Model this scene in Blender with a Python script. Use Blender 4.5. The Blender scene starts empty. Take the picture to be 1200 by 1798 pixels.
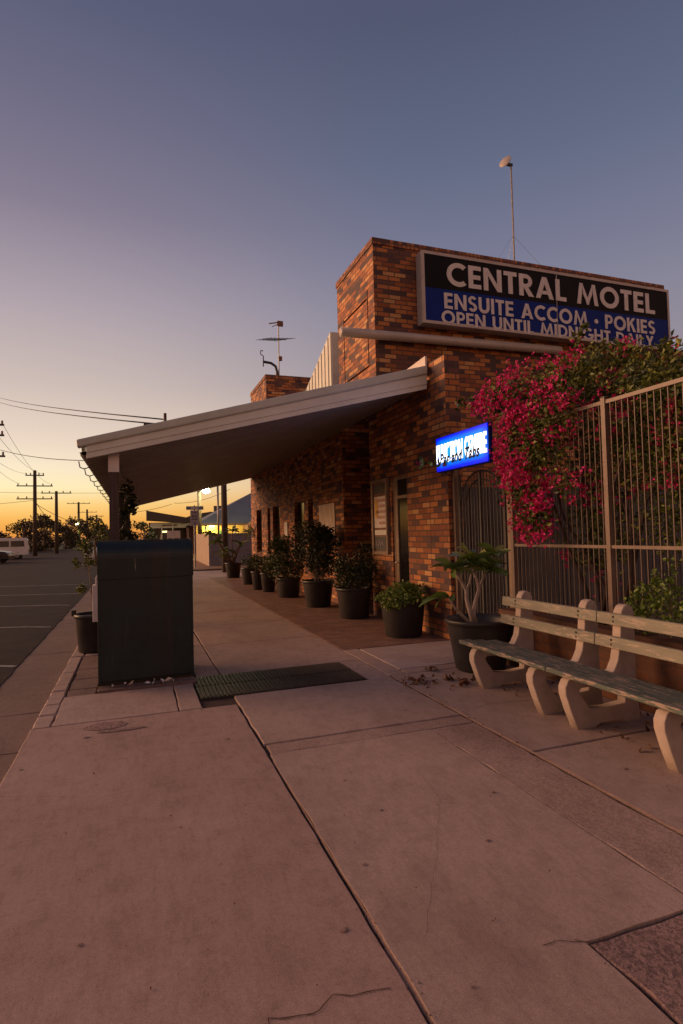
import bpy, bmesh, math, random
from mathutils import Vector, Matrix, noise
sc = bpy.context.scene
COL = sc.collection
R = math.radians

# ------------------------------------------------------------------ camera
cd = bpy.data.cameras.new('camera'); cam = bpy.data.objects.new('camera', cd); COL.objects.link(cam)
cd.sensor_fit = 'HORIZONTAL'; cd.sensor_width = 24; cd.lens = 20; cd.clip_start = .05; cd.clip_end = 3000
M3 = Matrix(((0.94068461, 0.01037383, -0.33912365), (-0.33840266, -0.04324034, -0.9400074), (-0.0244153, 0.99901084, -0.03716499)))
cam.matrix_world = Matrix.Translation((0, 0, 1.54)) @ M3.to_4x4()
sc.camera = cam

# ------------------------------------------------------------------ view, sky, sun
sc.view_settings.view_transform = 'Standard'; sc.view_settings.look = 'None'
sc.view_settings.exposure = 0; sc.view_settings.gamma = 1
def lin(c):
    f = lambda v: (v / 12.92 if v <= .04045 else ((v + .055) / 1.055) ** 2.4)
    return tuple(f(x / 255) for x in c)
SUN_AZ, SUN_EL = -58.0, 11.0                       # degrees from the street direction; the glow is left of the frame
world = bpy.data.worlds.new('World'); sc.world = world; world.use_nodes = True
nt = world.node_tree; N = nt.nodes; L = nt.links
for n in list(N): N.remove(n)
def nd(t, **k):
    n = N.new(t)
    for a, b in k.items(): setattr(n, a, b)
    return n
out = nd('ShaderNodeOutputWorld'); bg = nd('ShaderNodeBackground'); L.new(bg.outputs[0], out.inputs[0])
tc = nd('ShaderNodeTexCoord'); sep = nd('ShaderNodeSeparateXYZ'); L.new(tc.outputs['Generated'], sep.inputs[0])
def sky_ramp(stops):
    r = nd('ShaderNodeValToRGB'); e = r.color_ramp.elements
    while len(e) < len(stops): e.new(.5)
    for el, (p, c) in zip(e, stops): el.position = p; el.color = lin(c) + (1,)
    L.new(sep.outputs['Z'], r.inputs[0]); return r
glow = sky_ramp([(0, (232,140,62)), (.03, (246,180,88)), (.055, (253,210,130)), (.082, (255,236,186)), (.115, (248,230,200)), (.16, (232,211,193)), (.24, (204,186,179)), (.366, (170,156,166)), (.479, (132,122,141)), (.574, (110,106,130)), (.68, (86,89,116)), (1, (70,74,104))])
side = sky_ramp([(0, (218,128,64)), (.08, (200,124,74)), (.17, (190,160,146)), (.26, (148,139,150)), (.366, (131,129,148)), (.43, (118,119,143)), (.55, (95,103,129)), (.68, (80,84,110)), (1, (70,74,104))])
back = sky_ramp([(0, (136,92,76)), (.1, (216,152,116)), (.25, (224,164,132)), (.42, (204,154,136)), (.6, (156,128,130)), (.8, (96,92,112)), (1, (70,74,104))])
vm = nd('ShaderNodeVectorMath', operation='MULTIPLY'); L.new(tc.outputs['Generated'], vm.inputs[0]); vm.inputs[1].default_value = (1, 1, 0)
vn = nd('ShaderNodeVectorMath', operation='NORMALIZE'); L.new(vm.outputs[0], vn.inputs[0])
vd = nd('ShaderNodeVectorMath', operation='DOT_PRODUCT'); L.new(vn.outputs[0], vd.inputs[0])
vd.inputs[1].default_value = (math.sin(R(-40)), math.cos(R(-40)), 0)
def rng_node(a, b):
    m = nd('ShaderNodeMapRange', interpolation_type='SMOOTHSTEP'); m.inputs['From Min'].default_value = a; m.inputs['From Max'].default_value = b
    L.new(vd.outputs['Value'], m.inputs['Value']); return m
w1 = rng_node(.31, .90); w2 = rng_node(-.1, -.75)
def mix(fac, a, b):
    m = nd('ShaderNodeMix', data_type='RGBA'); L.new(fac, m.inputs['Factor']); L.new(a, m.inputs[6]); L.new(b, m.inputs[7]); return m.outputs[2]
c1 = mix(w1.outputs[0], side.outputs[0], glow.outputs[0])
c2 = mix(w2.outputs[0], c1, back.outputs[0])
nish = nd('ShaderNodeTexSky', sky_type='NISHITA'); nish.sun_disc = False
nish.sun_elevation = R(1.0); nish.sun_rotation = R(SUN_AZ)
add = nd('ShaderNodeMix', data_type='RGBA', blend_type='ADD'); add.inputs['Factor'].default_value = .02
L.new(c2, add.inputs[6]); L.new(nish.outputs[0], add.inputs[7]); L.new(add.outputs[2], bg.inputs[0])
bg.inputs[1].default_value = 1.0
sd = bpy.data.lights.new('sun', 'SUN'); so = bpy.data.objects.new('sun', sd); COL.objects.link(so)
sd.energy = 4.2; sd.angle = R(40); sd.color = (1, .50, .25)
dirv = Vector((math.sin(R(SUN_AZ)) * math.cos(R(SUN_EL)), math.cos(R(SUN_AZ)) * math.cos(R(SUN_EL)), math.sin(R(SUN_EL))))
so.rotation_euler = dirv.to_track_quat('Z', 'Y').to_euler()

# ------------------------------------------------------------------ materials
def newmat(name):
    m = bpy.data.materials.new(name); m.use_nodes = True
    nt = m.node_tree; b = nt.nodes['Principled BSDF']
    return m, nt, b
def NN(nt, t, **k):
    n = nt.nodes.new(t)
    for a, b in k.items(): setattr(n, a, b)
    return n
def mapped(nt, scale=(1, 1, 1), world=True):
    if world:
        g = NN(nt, 'ShaderNodeNewGeometry'); src = g.outputs['Position']
    else:
        g = NN(nt, 'ShaderNodeTexCoord'); src = g.outputs['Object']
    mp = NN(nt, 'ShaderNodeMapping'); mp.inputs['Scale'].default_value = scale
    nt.links.new(src, mp.inputs['Vector']); return mp.outputs[0]
def noise_tex(nt, vec, scale, detail=6, rough=.6):
    n = NN(nt, 'ShaderNodeTexNoise'); n.inputs['Scale'].default_value = scale; n.inputs['Detail'].default_value = detail
    n.inputs['Roughness'].default_value = rough; nt.links.new(vec, n.inputs['Vector']); return n
def ramp(nt, fac, stops, interp='LINEAR'):
    r = NN(nt, 'ShaderNodeValToRGB'); e = r.color_ramp.elements; r.color_ramp.interpolation = interp
    while len(e) < len(stops): e.new(.5)
    for el, (p, c) in zip(e, stops): el.position = p; el.color = tuple(c) + (1,)
    nt.links.new(fac, r.inputs[0]); return r.outputs[0]
def mixc(nt, fac, a, b, blend='MIX'):
    m = NN(nt, 'ShaderNodeMix', data_type='RGBA', blend_type=blend)
    for s, v in ((0, fac), (6, a), (7, b)):
        if hasattr(v, 'is_linked') or hasattr(v, 'links'): nt.links.new(v, m.inputs[s])
        elif s == 0: m.inputs[0].default_value = v
        else: m.inputs[s].default_value = tuple(v) + (1,)
    return m.outputs[2]
def bump(nt, b, height, strength=.3, dist=.01):
    bp = NN(nt, 'ShaderNodeBump'); bp.inputs['Strength'].default_value = strength; bp.inputs['Distance'].default_value = dist
    nt.links.new(height, bp.inputs['Height']); nt.links.new(bp.outputs[0], b.inputs['Normal'])
def mat(name, ca, cb, scale=6, rough=.6, bmp=.15, bscale=60, metal=0, stretch=(1, 1, 1), lo=.35, hi=.65):
    m, nt, b = newmat(name); v = mapped(nt, stretch)
    n = noise_tex(nt, v, scale); nt.links.new(ramp(nt, n.outputs[0], [(lo, ca), (hi, cb)]), b.inputs['Base Color'])
    b.inputs['Roughness'].default_value = rough; b.inputs['Metallic'].default_value = metal
    if bmp: bump(nt, b, noise_tex(nt, v, bscale, 4).outputs[0], bmp, .004)
    return m
def leafmat(name, stops, rough=.5, trans=.15):
    m, nt, b = newmat(name); g = NN(nt, 'ShaderNodeNewGeometry')
    nt.links.new(ramp(nt, g.outputs['Random Per Island'], stops), b.inputs['Base Color'])
    b.inputs['Roughness'].default_value = rough
    t = NN(nt, 'ShaderNodeBsdfTranslucent'); nt.links.new(ramp(nt, g.outputs['Random Per Island'], stops), t.inputs[0])
    mx = NN(nt, 'ShaderNodeMixShader'); mx.inputs[0].default_value = trans
    nt.links.new(b.outputs[0], mx.inputs[1]); nt.links.new(t.outputs[0], mx.inputs[2]); nt.links.new(mx.outputs[0], nt.nodes['Material Output'].inputs[0])
    return m
def emit(name, col, s):
    m, nt, b = newmat(name); b.inputs['Base Color'].default_value = tuple(col) + (1,)
    b.inputs['Emission Color'].default_value = tuple(col) + (1,); b.inputs['Emission Strength'].default_value = s
    return m
def brickmat(name, stops, mortar, bw=.24, bh=.086, ms=.009, soldier=False, flat=False, rough=.75):
    m, nt, b = newmat(name); lk = nt.links.new
    g = NN(nt, 'ShaderNodeNewGeometry'); sp = NN(nt, 'ShaderNodeSeparateXYZ'); lk(g.outputs['Position'], sp.inputs[0])
    sn = NN(nt, 'ShaderNodeSeparateXYZ'); lk(g.outputs['True Normal'], sn.inputs[0])
    ab = NN(nt, 'ShaderNodeMath', operation='ABSOLUTE'); lk(sn.outputs['X'], ab.inputs[0])
    gt = NN(nt, 'ShaderNodeMath', operation='GREATER_THAN'); lk(ab.outputs[0], gt.inputs[0]); gt.inputs[1].default_value = .5
    m1 = NN(nt, 'ShaderNodeMix', data_type='FLOAT'); lk(gt.outputs[0], m1.inputs['Factor']); lk(sp.outputs['X'], m1.inputs[2]); lk(sp.outputs['Y'], m1.inputs[3])
    cb = NN(nt, 'ShaderNodeCombineXYZ'); lk(m1.outputs[0], cb.inputs[0]); lk(sp.outputs['Y' if flat else 'Z'], cb.inputs[1])
    if flat:
        cb2 = NN(nt, 'ShaderNodeCombineXYZ'); lk(sp.outputs['X'], cb2.inputs[0]); lk(sp.outputs['Y'], cb2.inputs[1]); vec = cb2.outputs[0]
    else: vec = cb.outputs[0]
    br = NN(nt, 'ShaderNodeTexBrick'); lk(vec, br.inputs['Vector'])
    br.inputs['Scale'].default_value = 1; br.inputs['Brick Width'].default_value = bw; br.inputs['Row Height'].default_value = bh
    br.inputs['Mortar Size'].default_value = ms; br.inputs['Mortar Smooth'].default_value = .15
    br.inputs['Color1'].default_value = (0, 0, 0, 1); br.inputs['Color2'].default_value = (1, 1, 1, 1); br.inputs['Mortar'].default_value = (.5, .5, .5, 1)
    if soldier: br.offset = 0
    col = ramp(nt, br.outputs['Color'], stops, 'CONSTANT')
    n = noise_tex(nt, g.outputs['Position'], 38, 5); n2 = noise_tex(nt, g.outputs['Position'], 1.3, 4)
    col = mixc(nt, .55, col, ramp(nt, n.outputs[0], [(.3, (.6,.57,.56)), (.7, (1.15,1.15,1.15))]), 'MULTIPLY')
    col = mixc(nt, .4, col, ramp(nt, n2.outputs[0], [(.35, (.6,.58,.58)), (.65, (1,1,1))]), 'MULTIPLY')
    lk(mixc(nt, br.outputs['Fac'], col, mortar), b.inputs['Base Color']); b.inputs['Roughness'].default_value = rough
    h = NN(nt, 'ShaderNodeMath', operation='MULTIPLY_ADD'); lk(br.outputs['Fac'], h.inputs[0]); h.inputs[1].default_value = -1; 
    ns = NN(nt, 'ShaderNodeMath', operation='MULTIPLY'); lk(n.outputs[0], ns.inputs[0]); ns.inputs[1].default_value = .35; lk(ns.outputs[0], h.inputs[2])
    bump(nt, b, h.outputs[0], .7, .008)
    return m
BR = [(0, (.085,.042,.042)), (.15, (.16,.068,.046)), (.27, (.34,.11,.034)), (.40, (.56,.21,.055)), (.55, (.46,.155,.042)), (.66, (.62,.32,.12)), (.74, (.30,.09,.03)), (.86, (.50,.19,.06)), (.96, (.11,.05,.042))]
M = {}
M['brick'] = brickmat('brick', BR, (.075,.05,.04))
M['brick_soldier'] = brickmat('brick_soldier', [(0, (.13,.05,.035)), (.22, (.32,.11,.04)), (.5, (.50,.20,.07)), (.8, (.26,.085,.04))], (.075,.05,.04), bw=.086, bh=.3, soldier=True)
M['paver'] = brickmat('paver', [(0, (.20,.11,.08)), (.3, (.25,.135,.095)), (.6, (.29,.16,.115)), (.85, (.22,.12,.085))], (.15,.09,.07), bw=.23, bh=.115, ms=.004, flat=True)
M['tile'] = brickmat('tile', [(0, (.42,.33,.30)), (.3, (.47,.38,.35)), (.6, (.39,.31,.29)), (.85, (.44,.36,.33))], (.30,.22,.2), bw=.45, bh=.22, ms=.003, flat=True)
M['planter_brick'] = brickmat('planter_brick', [(0, (.13,.05,.022)), (.4, (.17,.065,.026)), (.75, (.15,.06,.026))], (.10,.05,.03))
M['cwall'] = brickmat('far_brick', [(0, (.20,.08,.05)), (.5, (.26,.11,.07)), (.8, (.22,.09,.06))], (.2,.14,.11))

def concretemat(name, ca, cb, agg=0, dirt=(.15,.09,.07)):
    m, nt, b = newmat(name); v = mapped(nt); lk = nt.links.new
    n1 = noise_tex(nt, v, .9, 5, .6); n2 = noise_tex(nt, v, 7, 6, .65); n3 = noise_tex(nt, v, 190, 3, .6); n4 = noise_tex(nt, v, 45, 6, .75)
    col = ramp(nt, n1.outputs[0], [(.36, ca), (.64, cb)])
    col = mixc(nt, .42, col, ramp(nt, n2.outputs[0], [(.28, (.55,.51,.48)), (.5, (.98,.98,.98)), (.74, (1.15,1.12,1.10))]), 'MULTIPLY')
    n5 = noise_tex(nt, mapped(nt, (1.6, .35, 1)), 16, 5, .8); col = mixc(nt, .5, col, ramp(nt, n5.outputs[0], [(.33, (.70,.67,.65)), (.5, (1,1,1)), (.7, (1.12,1.10,1.08))]), 'MULTIPLY')
    col = mixc(nt, .7, col, ramp(nt, n4.outputs[0], [(.3, (.72,.70,.69)), (.55, (1,1,1)), (.75, (1.1,1.08,1.06))]), 'MULTIPLY')
    col = mixc(nt, .6 + .4 * agg, col, ramp(nt, n3.outputs[0], [(.32, (.5,.48,.47)), (.5, (1,1,1)), (.72, (1.25,1.22,1.2))]), 'MULTIPLY')
    ms = noise_tex(nt, mapped(nt, (.55, .22, 1)), 1.7, 6, .7)
    col = mixc(nt, ramp(nt, ms.outputs[0], [(.52, (0,0,0)), (.74, (.55,.55,.55))]), col, dirt)
    vo = NN(nt, 'ShaderNodeTexVoronoi'); vo.inputs['Scale'].default_value = 2.1; lk(v, vo.inputs['Vector'])
    spot = ramp(nt, vo.outputs['Distance'], [(0, (1,1,1)), (.022, (.85,.85,.85)), (.04, (0,0,0))])
    col = mixc(nt, spot, col, (.06,.045,.045))
    if agg:
        va = NN(nt, 'ShaderNodeTexVoronoi'); va.inputs['Scale'].default_value = 85; lk(v, va.inputs['Vector'])
        stone = ramp(nt, va.outputs['Color'], [(.25, (.45,.4,.38)), (.5, (1,.95,.92)), (.75, (1.35,1.28,1.22))])
        col = mixc(nt, .7 * agg, col, stone, 'MULTIPLY')
    lk(col, b.inputs['Base Color']); b.inputs['Roughness'].default_value = .82
    s = NN(nt, 'ShaderNodeMath', operation='MULTIPLY_ADD'); lk(n3.outputs[0], s.inputs[0]); s.inputs[1].default_value = .5; lk(n4.outputs[0], s.inputs[2])
    bump(nt, b, s.outputs[0], .35 + .4 * agg, .004)
    return m
M['slab'] = concretemat('slab_concrete', (.338,.232,.198), (.408,.288,.247))
M['slab_b'] = concretemat('slab_concrete_lightened', (.352,.258,.219), (.425,.318,.272))  # lighter copy of the slab colour, offsetting the building's shade on the footpath
M['agg'] = concretemat('aggregate_concrete', (.335,.24,.205), (.40,.30,.26), .38)
M['agg_dark'] = concretemat('aggregate_dark', (.22,.15,.14), (.30,.205,.19), 1)
M['gutter'] = concretemat('gutter_concrete', (.15,.10,.085), (.22,.145,.12), .4)
M['joint'] = mat('joint_dirt', (.035,.024,.02), (.09,.055,.04), 30, .95)
M['filler'] = mat('joint_filler', (.30,.19,.14), (.42,.28,.21), 60, .95, .5, 200)
M['asphalt'] = mat('asphalt', (.022,.0155,.014), (.040,.028,.024), 2.2, .8, .6, 160)
M['asphalt'].node_tree.nodes['Principled BSDF'].inputs['Specular IOR Level'].default_value = .1
M['dirt'] = mat('dirt', (.16,.09,.045), (.26,.16,.085), 1.5, .95, .6, 25)
M['paint'] = mat('road_paint', (.14,.13,.125), (.34,.32,.31), 9, .7)
M['cream'] = mat('cream_paint', (.58,.60,.53), (.68,.70,.62), 3, .45, .1)
M['cap'] = mat('barge_metal', (.44,.47,.41), (.52,.55,.48), 3, .4, .1)
M['soffit'] = mat('soffit_metal', (.25,.23,.185), (.31,.28,.23), 2, .5, .05)
M['pink'] = mat('flashing', (.55,.48,.42), (.64,.56,.5), 5, .5)
M['white'] = mat('white_paint', (.62,.57,.52), (.72,.67,.62), 4, .5, .08)
M['timber_dark'] = mat('dark_timber', (.045,.03,.027), (.085,.055,.045), 8, .75, .4, 30, 0, (4, 4, .4))
M['timber_pole'] = mat('pole_timber', (.05,.035,.025), (.085,.06,.042), 6, .85, .5, 30, 0, (4, 4, .3))
M['black'] = mat('black_plastic', (.016,.015,.015), (.028,.026,.026), 5, .42, .05)
M['grey_pot'] = mat('grey_pot_plastic', (.020,.018,.018), (.033,.030,.030), 5, .45, .05)
M['soil'] = mat('soil', (.03,.02,.014), (.075,.05,.035), 30, .95, .8, 60)
M['iron'] = mat('black_iron', (.012,.011,.011), (.03,.026,.024), 12, .5)
M['fence'] = mat('fence_paint', (.125,.083,.062), (.165,.11,.082), 6, .45, .08)
M['picket'] = mat('picket_paint', (.075,.046,.034), (.105,.066,.048), 6, .5, .08)
M['brown'] = mat('brown_metal', (.17,.11,.07), (.25,.165,.105), 6, .45, .1)
M['pvc'] = mat('pvc', (.40,.36,.33), (.50,.45,.41), 3, .4, .05)
M['galv'] = mat('galvanised', (.20,.19,.185), (.30,.285,.275), 8, .45, .1, 60, .6)
M['signblack'] = mat('sign_black', (.006,.006,.009), (.010,.010,.014), 3, .6, .03)
M['signblue'] = mat('sign_blue', (.004,.022,.20), (.005,.030,.24), 3, .6, .03)
for q in ('signblack', 'signblue'): M[q].node_tree.nodes['Principled BSDF'].inputs['Specular IOR Level'].default_value = .12
M['signwhite'] = mat('sign_white', (.60,.57,.55), (.72,.69,.67), 7, .5, .05)
M['dark'] = mat('dark_glass', (.006,.006,.007), (.012,.011,.011), 2, .12, 0)
M['void'] = mat('void', (.006,.005,.005), (.010,.008,.008), 3, .9, 0)
M['conc_leg'] = mat('cast_concrete', (.37,.30,.25), (.46,.38,.315), 9, .8, .4, 120)
M['stem'] = mat('bark', (.14,.10,.075), (.24,.18,.14), 20, .85, .5, 60)
M['stem_pale'] = mat('pale_bark', (.25,.20,.165), (.38,.31,.26), 14, .75, .3, 50)
M['bluegrey'] = mat('blue_roof', (.11,.125,.16), (.14,.155,.19), 1, .6)
M['yellow'] = mat('yellow_wall', (.60,.42,.10), (.68,.50,.14), 1, .6)
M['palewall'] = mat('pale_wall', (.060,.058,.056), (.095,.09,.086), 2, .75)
M['carwhite'] = mat('white_car_paint', (.55,.52,.51), (.6,.57,.56), 1, .25, 0)
M['cardark'] = mat('dark_car_paint', (.02,.019,.022), (.03,.028,.032), 1, .2, 0)
M['rubber'] = mat('rubber', (.012,.012,.012), (.02,.02,.02), 5, .85)
M['chrome'] = mat('chrome', (.5,.5,.5), (.6,.6,.6), 5, .2, 0, 60, 1)
M['fencecream'] = mat('fence_sheet', (.50,.39,.28), (.58,.46,.34), 2, .6)
M['fencegrey'] = mat('fence_sheet_grey', (.17,.165,.185), (.23,.22,.24), 2, .6)
M['green_door'] = mat('green_door', (.13,.30,.07), (.16,.34,.09), 2, .6)
M['litter'] = leafmat('dry_leaf', [(0, (.05,.02,.012)), (.5, (.12,.045,.022)), (1, (.22,.12,.05))], .8, .1)
M['leaf'] = leafmat('shrub_leaf', [(0, (.020,.035,.010)), (.5, (.045,.07,.018)), (1, (.085,.10,.028))])
M['leaf_dark'] = leafmat('dark_leaf', [(0, (.012,.020,.008)), (.5, (.030,.042,.014)), (1, (.065,.065,.024))])
M['leaf_lime'] = leafmat('lime_leaf', [(0, (.06,.11,.012)), (.5, (.11,.17,.02)), (1, (.18,.22,.035))])
M['leaf_boug'] = leafmat('vine_leaf', [(0, (.022,.032,.006)), (.5, (.085,.11,.014)), (1, (.20,.22,.03))])
M['bract'] = leafmat('magenta_bract', [(0, (.36,.004,.06)), (.5, (.64,.010,.14)), (1, (.80,.035,.28))], .6, .3)
M['leaf_frang'] = leafmat('broad_leaf', [(0, (.075,.13,.03)), (.6, (.15,.22,.045)), (1, (.34,.34,.10))], .45, .2)
M['leaf_tree'] = leafmat('gum_leaf', [(0, (.020,.018,.008)), (.5, (.045,.036,.014)), (1, (.085,.062,.024))])

# green flaking paint of the bench and the drop box
def slatmat(name, base, worn, thr, stretch):
    m, nt, b = newmat(name); v = mapped(nt, stretch, False); lk = nt.links.new
    n = noise_tex(nt, v, 9, 8, .72); n2 = noise_tex(nt, v, 2.5, 4)
    col = ramp(nt, n2.outputs[0], [(.35, tuple(x * .72 for x in base)), (.65, base)])
    f = ramp(nt, n.outputs[0], [(thr, (0,0,0)), (thr + .05, (1,1,1))])
    col = mixc(nt, f, col, worn); lk(col, b.inputs['Base Color']); b.inputs['Roughness'].default_value = .65
    bump(nt, b, n.outputs[0], .5, .004); return m
M['slat_seat'] = slatmat('seat_slat_paint', (.085,.115,.095), (.30,.225,.18), .515, (4, .7, 4))
M['slat_back'] = slatmat('back_slat_paint', (.24,.235,.175), (.36,.30,.235), .54, (4, .7, 4))
def boxmat():
    m, nt, b = newmat('drop_box_paint'); v = mapped(nt, (1, 1, 1), False); lk = nt.links.new
    n = noise_tex(nt, v, 3.5, 6, .7); n2 = noise_tex(nt, mapped(nt, (9, 9, .8), False), 1.3, 6, .7); n3 = noise_tex(nt, v, 70, 4)
    col = ramp(nt, n.outputs[0], [(.35, (.005,.013,.015)), (.65, (.009,.024,.028))])
    sx = NN(nt, 'ShaderNodeSeparateXYZ'); tcn = NN(nt, 'ShaderNodeTexCoord'); lk(tcn.outputs['Object'], sx.inputs[0])
    band = ramp(nt, sx.outputs['X'], [(.50, (0,0,0)), (.58, (.8,.8,.8)), (.68, (.8,.8,.8)), (.74, (0,0,0))])   # rust run down the front
    rust = mixc(nt, 1.0, band, ramp(nt, n2.outputs[0], [(.38, (0,0,0)), (.6, (.8,.8,.8))]), 'MULTIPLY')
    col = mixc(nt, rust, col, (.030,.016,.011))
    col = mixc(nt, ramp(nt, n2.outputs[0], [(.56, (0,0,0)), (.78, (.6,.6,.6))]), col, (.035,.042,.040))
    lk(col, b.inputs['Base Color']); b.inputs['Roughness'].default_value = .42; b.inputs['Specular IOR Level'].default_value = .4
    bump(nt, b, n3.outputs[0], .12, .003); return m
M['dropbox'] = boxmat()

# ------------------------------------------------------------------ mesh helpers
class MB:
    def __init__(s): s.v = []; s.f = []; s.mi = []; s.m = 0
    def add(s, vs, fs):
        o = len(s.v); s.v += [tuple(p) for p in vs]
        for f in fs: s.f.append([o + i for i in f]); s.mi.append(s.m)
        return s
    def quad(s, a, b, c, d): return s.add([a, b, c, d], [(0, 1, 2, 3)])
    def box(s, x0, x1, y0, y1, z0, z1):
        vs = [(x, y, z) for x in (x0, x1) for y in (y0, y1) for z in (z0, z1)]
        return s.add(vs, [(0, 1, 3, 2), (4, 6, 7, 5), (0, 4, 5, 1), (2, 3, 7, 6), (0, 2, 6, 4), (1, 5, 7, 3)])
    def obox(s, c, ux, uy, uz, sx, sy, sz):
        c = Vector(c); vs = [c + ux * a * sx / 2 + uy * b * sy / 2 + uz * d * sz / 2 for a in (-1, 1) for b in (-1, 1) for d in (-1, 1)]
        return s.add(vs, [(0, 1, 3, 2), (4, 6, 7, 5), (0, 4, 5, 1), (2, 3, 7, 6), (0, 2, 6, 4), (1, 5, 7, 3)])
    def bar(s, a, b, w, h, up=(0, 0, 1)):
        a = Vector(a); b = Vector(b); d = (b - a); l = d.length; d.normalize()
        sd_ = d.cross(Vector(up)); 
        if sd_.length < 1e-4: sd_ = d.cross(Vector((1, 0, 0)))
        sd_.normalize(); u = sd_.cross(d)
        return s.obox((a + b) / 2, d, sd_, u, l, w, h)
    def tube(s, pts, r, n=8, cap=True):
        pts = [Vector(p) for p in pts]; k = len(pts); rs = r if isinstance(r, (list, tuple)) else [r] * k
        o = len(s.v); ref = None
        for i, p in enumerate(pts):
            t = (pts[min(i + 1, k - 1)] - pts[max(i - 1, 0)]).normalized()
            if ref is None: ref = t.orthogonal().normalized()
            ref = (ref - t * ref.dot(t)).normalized(); bn = t.cross(ref)
            for j in range(n):
                a = 2 * math.pi * j / n; s.v.append(tuple(p + (ref * math.cos(a) + bn * math.sin(a)) * rs[i]))
        for i in range(k - 1):
            for j in range(n):
                s.f.append([o + i * n + j, o + i * n + (j + 1) % n, o + (i + 1) * n + (j + 1) % n, o + (i + 1) * n + j]); s.mi.append(s.m)
        if cap:
            s.f.append([o + j for j in reversed(range(n))]); s.mi.append(s.m)
            s.f.append([o + (k - 1) * n + j for j in range(n)]); s.mi.append(s.m)
        return s
    def lathe(s, c, prof, n=28):
        o = len(s.v); c = Vector(c); k = len(prof)
        for r, z in prof:
            for j in range(n): a = 2 * math.pi * j / n; s.v.append((c.x + r * math.cos(a), c.y + r * math.sin(a), c.z + z))
        for i in range(k - 1):
            for j in range(n): s.f.append([o + i * n + j, o + i * n + (j + 1) % n, o + (i + 1) * n + (j + 1) % n, o + (i + 1) * n + j]); s.mi.append(s.m)
        return s
    def prism(s, pts, o, u, v, n, d0, d1):
        o, u, v, n = map(Vector, (o, u, v, n)); k = len(pts)
        a = [o + u * p + v * q + n * d0 for p, q in pts]; b = [o + u * p + v * q + n * d1 for p, q in pts]
        return s.add(a + b, [list(reversed(range(k))), [k + i for i in range(k)]] + [(i, (i + 1) % k, k + (i + 1) % k, k + i) for i in range(k)])
    def build(s, name, mats, parent=None, smooth=False, bevel=0, loc=None):
        me = bpy.data.meshes.new(name); vs = s.v
        if loc is not None:
            lx, ly, lz = loc; vs = [(x - lx, y - ly, z - lz) for x, y, z in vs]
        me.from_pydata(vs, [], s.f)
        if not isinstance(mats, (list, tuple)): mats = [mats]
        for m in mats: me.materials.append(m)
        if len(mats) > 1: me.polygons.foreach_set('material_index', s.mi)
        if smooth: me.polygons.foreach_set('use_smooth', [True] * len(me.polygons))
        me.update(); o = bpy.data.objects.new(name, me); COL.objects.link(o)
        bm = bmesh.new(); bm.from_mesh(me); bmesh.ops.recalc_face_normals(bm, faces=bm.faces); bm.to_mesh(me); bm.free()
        if loc is not None and parent is None: o.location = loc
        if parent is not None:
            o.parent = parent
            if loc is None: loc = (0, 0, 0)
            base = root_loc(parent); o.location = Vector(loc) - base
        if bevel:
            b = o.modifiers.new('bevel', 'BEVEL'); b.width = bevel; b.segments = 2; b.limit_method = 'ANGLE'
        return o
def root_loc(p):
    l = Vector((0, 0, 0))
    while p is not None: l += p.location; p = p.parent
    return l
def tag(o, label=None, cat=None, group=None, kind=None):
    if label: o['label'] = label
    if cat: o['category'] = cat
    if group: o['group'] = group
    if kind: o['kind'] = kind
    return o
def thing(name, loc, label, cat, group=None):
    o = bpy.data.objects.new(name, None); COL.objects.link(o); o.location = loc; o.empty_display_size = .2
    return tag(o, label, cat, group)
def struct(o): o['kind'] = 'structure'; return o
def dup(o, loc, label, group=None):
    def cp(a, p):
        c = a.copy(); COL.objects.link(c); c.parent = p
        for ch in [x for x in COL.objects if x.parent == a]: cp(ch, c)
        return c
    c = cp(o, None); c.location = loc; c['label'] = label
    if group: c['group'] = group
    return c

def leaves(mb, c, rad, n, size, rnd, shell=.5, asp=.45, droop=0):
    c = Vector(c)
    for _ in range(n):
        d = Vector((rnd.gauss(0, 1), rnd.gauss(0, 1), rnd.gauss(0, 1))).normalized()
        r = (shell + (1 - shell) * rnd.random() if rnd.random() < .75 else rnd.random()) * rnd.uniform(.88, 1.16)
        p = c + Vector((d.x * rad[0], d.y * rad[1], d.z * rad[2])) * r
        nz = noise.noise(p * 3.1) 
        if nz < -.22 and rnd.random() < .8: continue
        leaf(mb, p, size * rnd.uniform(.6, 1.25), asp, rnd, droop)
def leaf(mb, p, s, asp, rnd, droop=0):
    u = Vector((rnd.gauss(0, 1), rnd.gauss(0, 1), rnd.gauss(-droop, .8))).normalized()
    w = u.cross(Vector((rnd.gauss(0, 1), rnd.gauss(0, 1), rnd.gauss(0, 1)))).normalized(); nrm = u.cross(w)
    a = p - u * s * .5; b = p + u * s * .5; m1 = p + w * s * asp * .5 + nrm * s * .10; m2 = p - w * s * asp * .5 + nrm * s * .10
    mb.add([a, m1, b, m2], [(0, 1, 2), (0, 2, 3)])
def bracts(mb, p, s, rnd):
    ax = Vector((rnd.gauss(0, 1), rnd.gauss(0, 1), rnd.gauss(0, 1))).normalized(); o = ax.orthogonal().normalized(); q = ax.cross(o)
    for k in range(3):
        a = 2.1 * k; d = (o * math.cos(a) + q * math.sin(a)); t = ax.cross(d)
        b = p + d * s * .9 + ax * s * .55
        mb.add([p, p + d * s * .5 + t * s * .42 + ax * s * .2, b, p + d * s * .5 - t * s * .42 + ax * s * .2], [(0, 1, 2), (0, 2, 3)])

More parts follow.
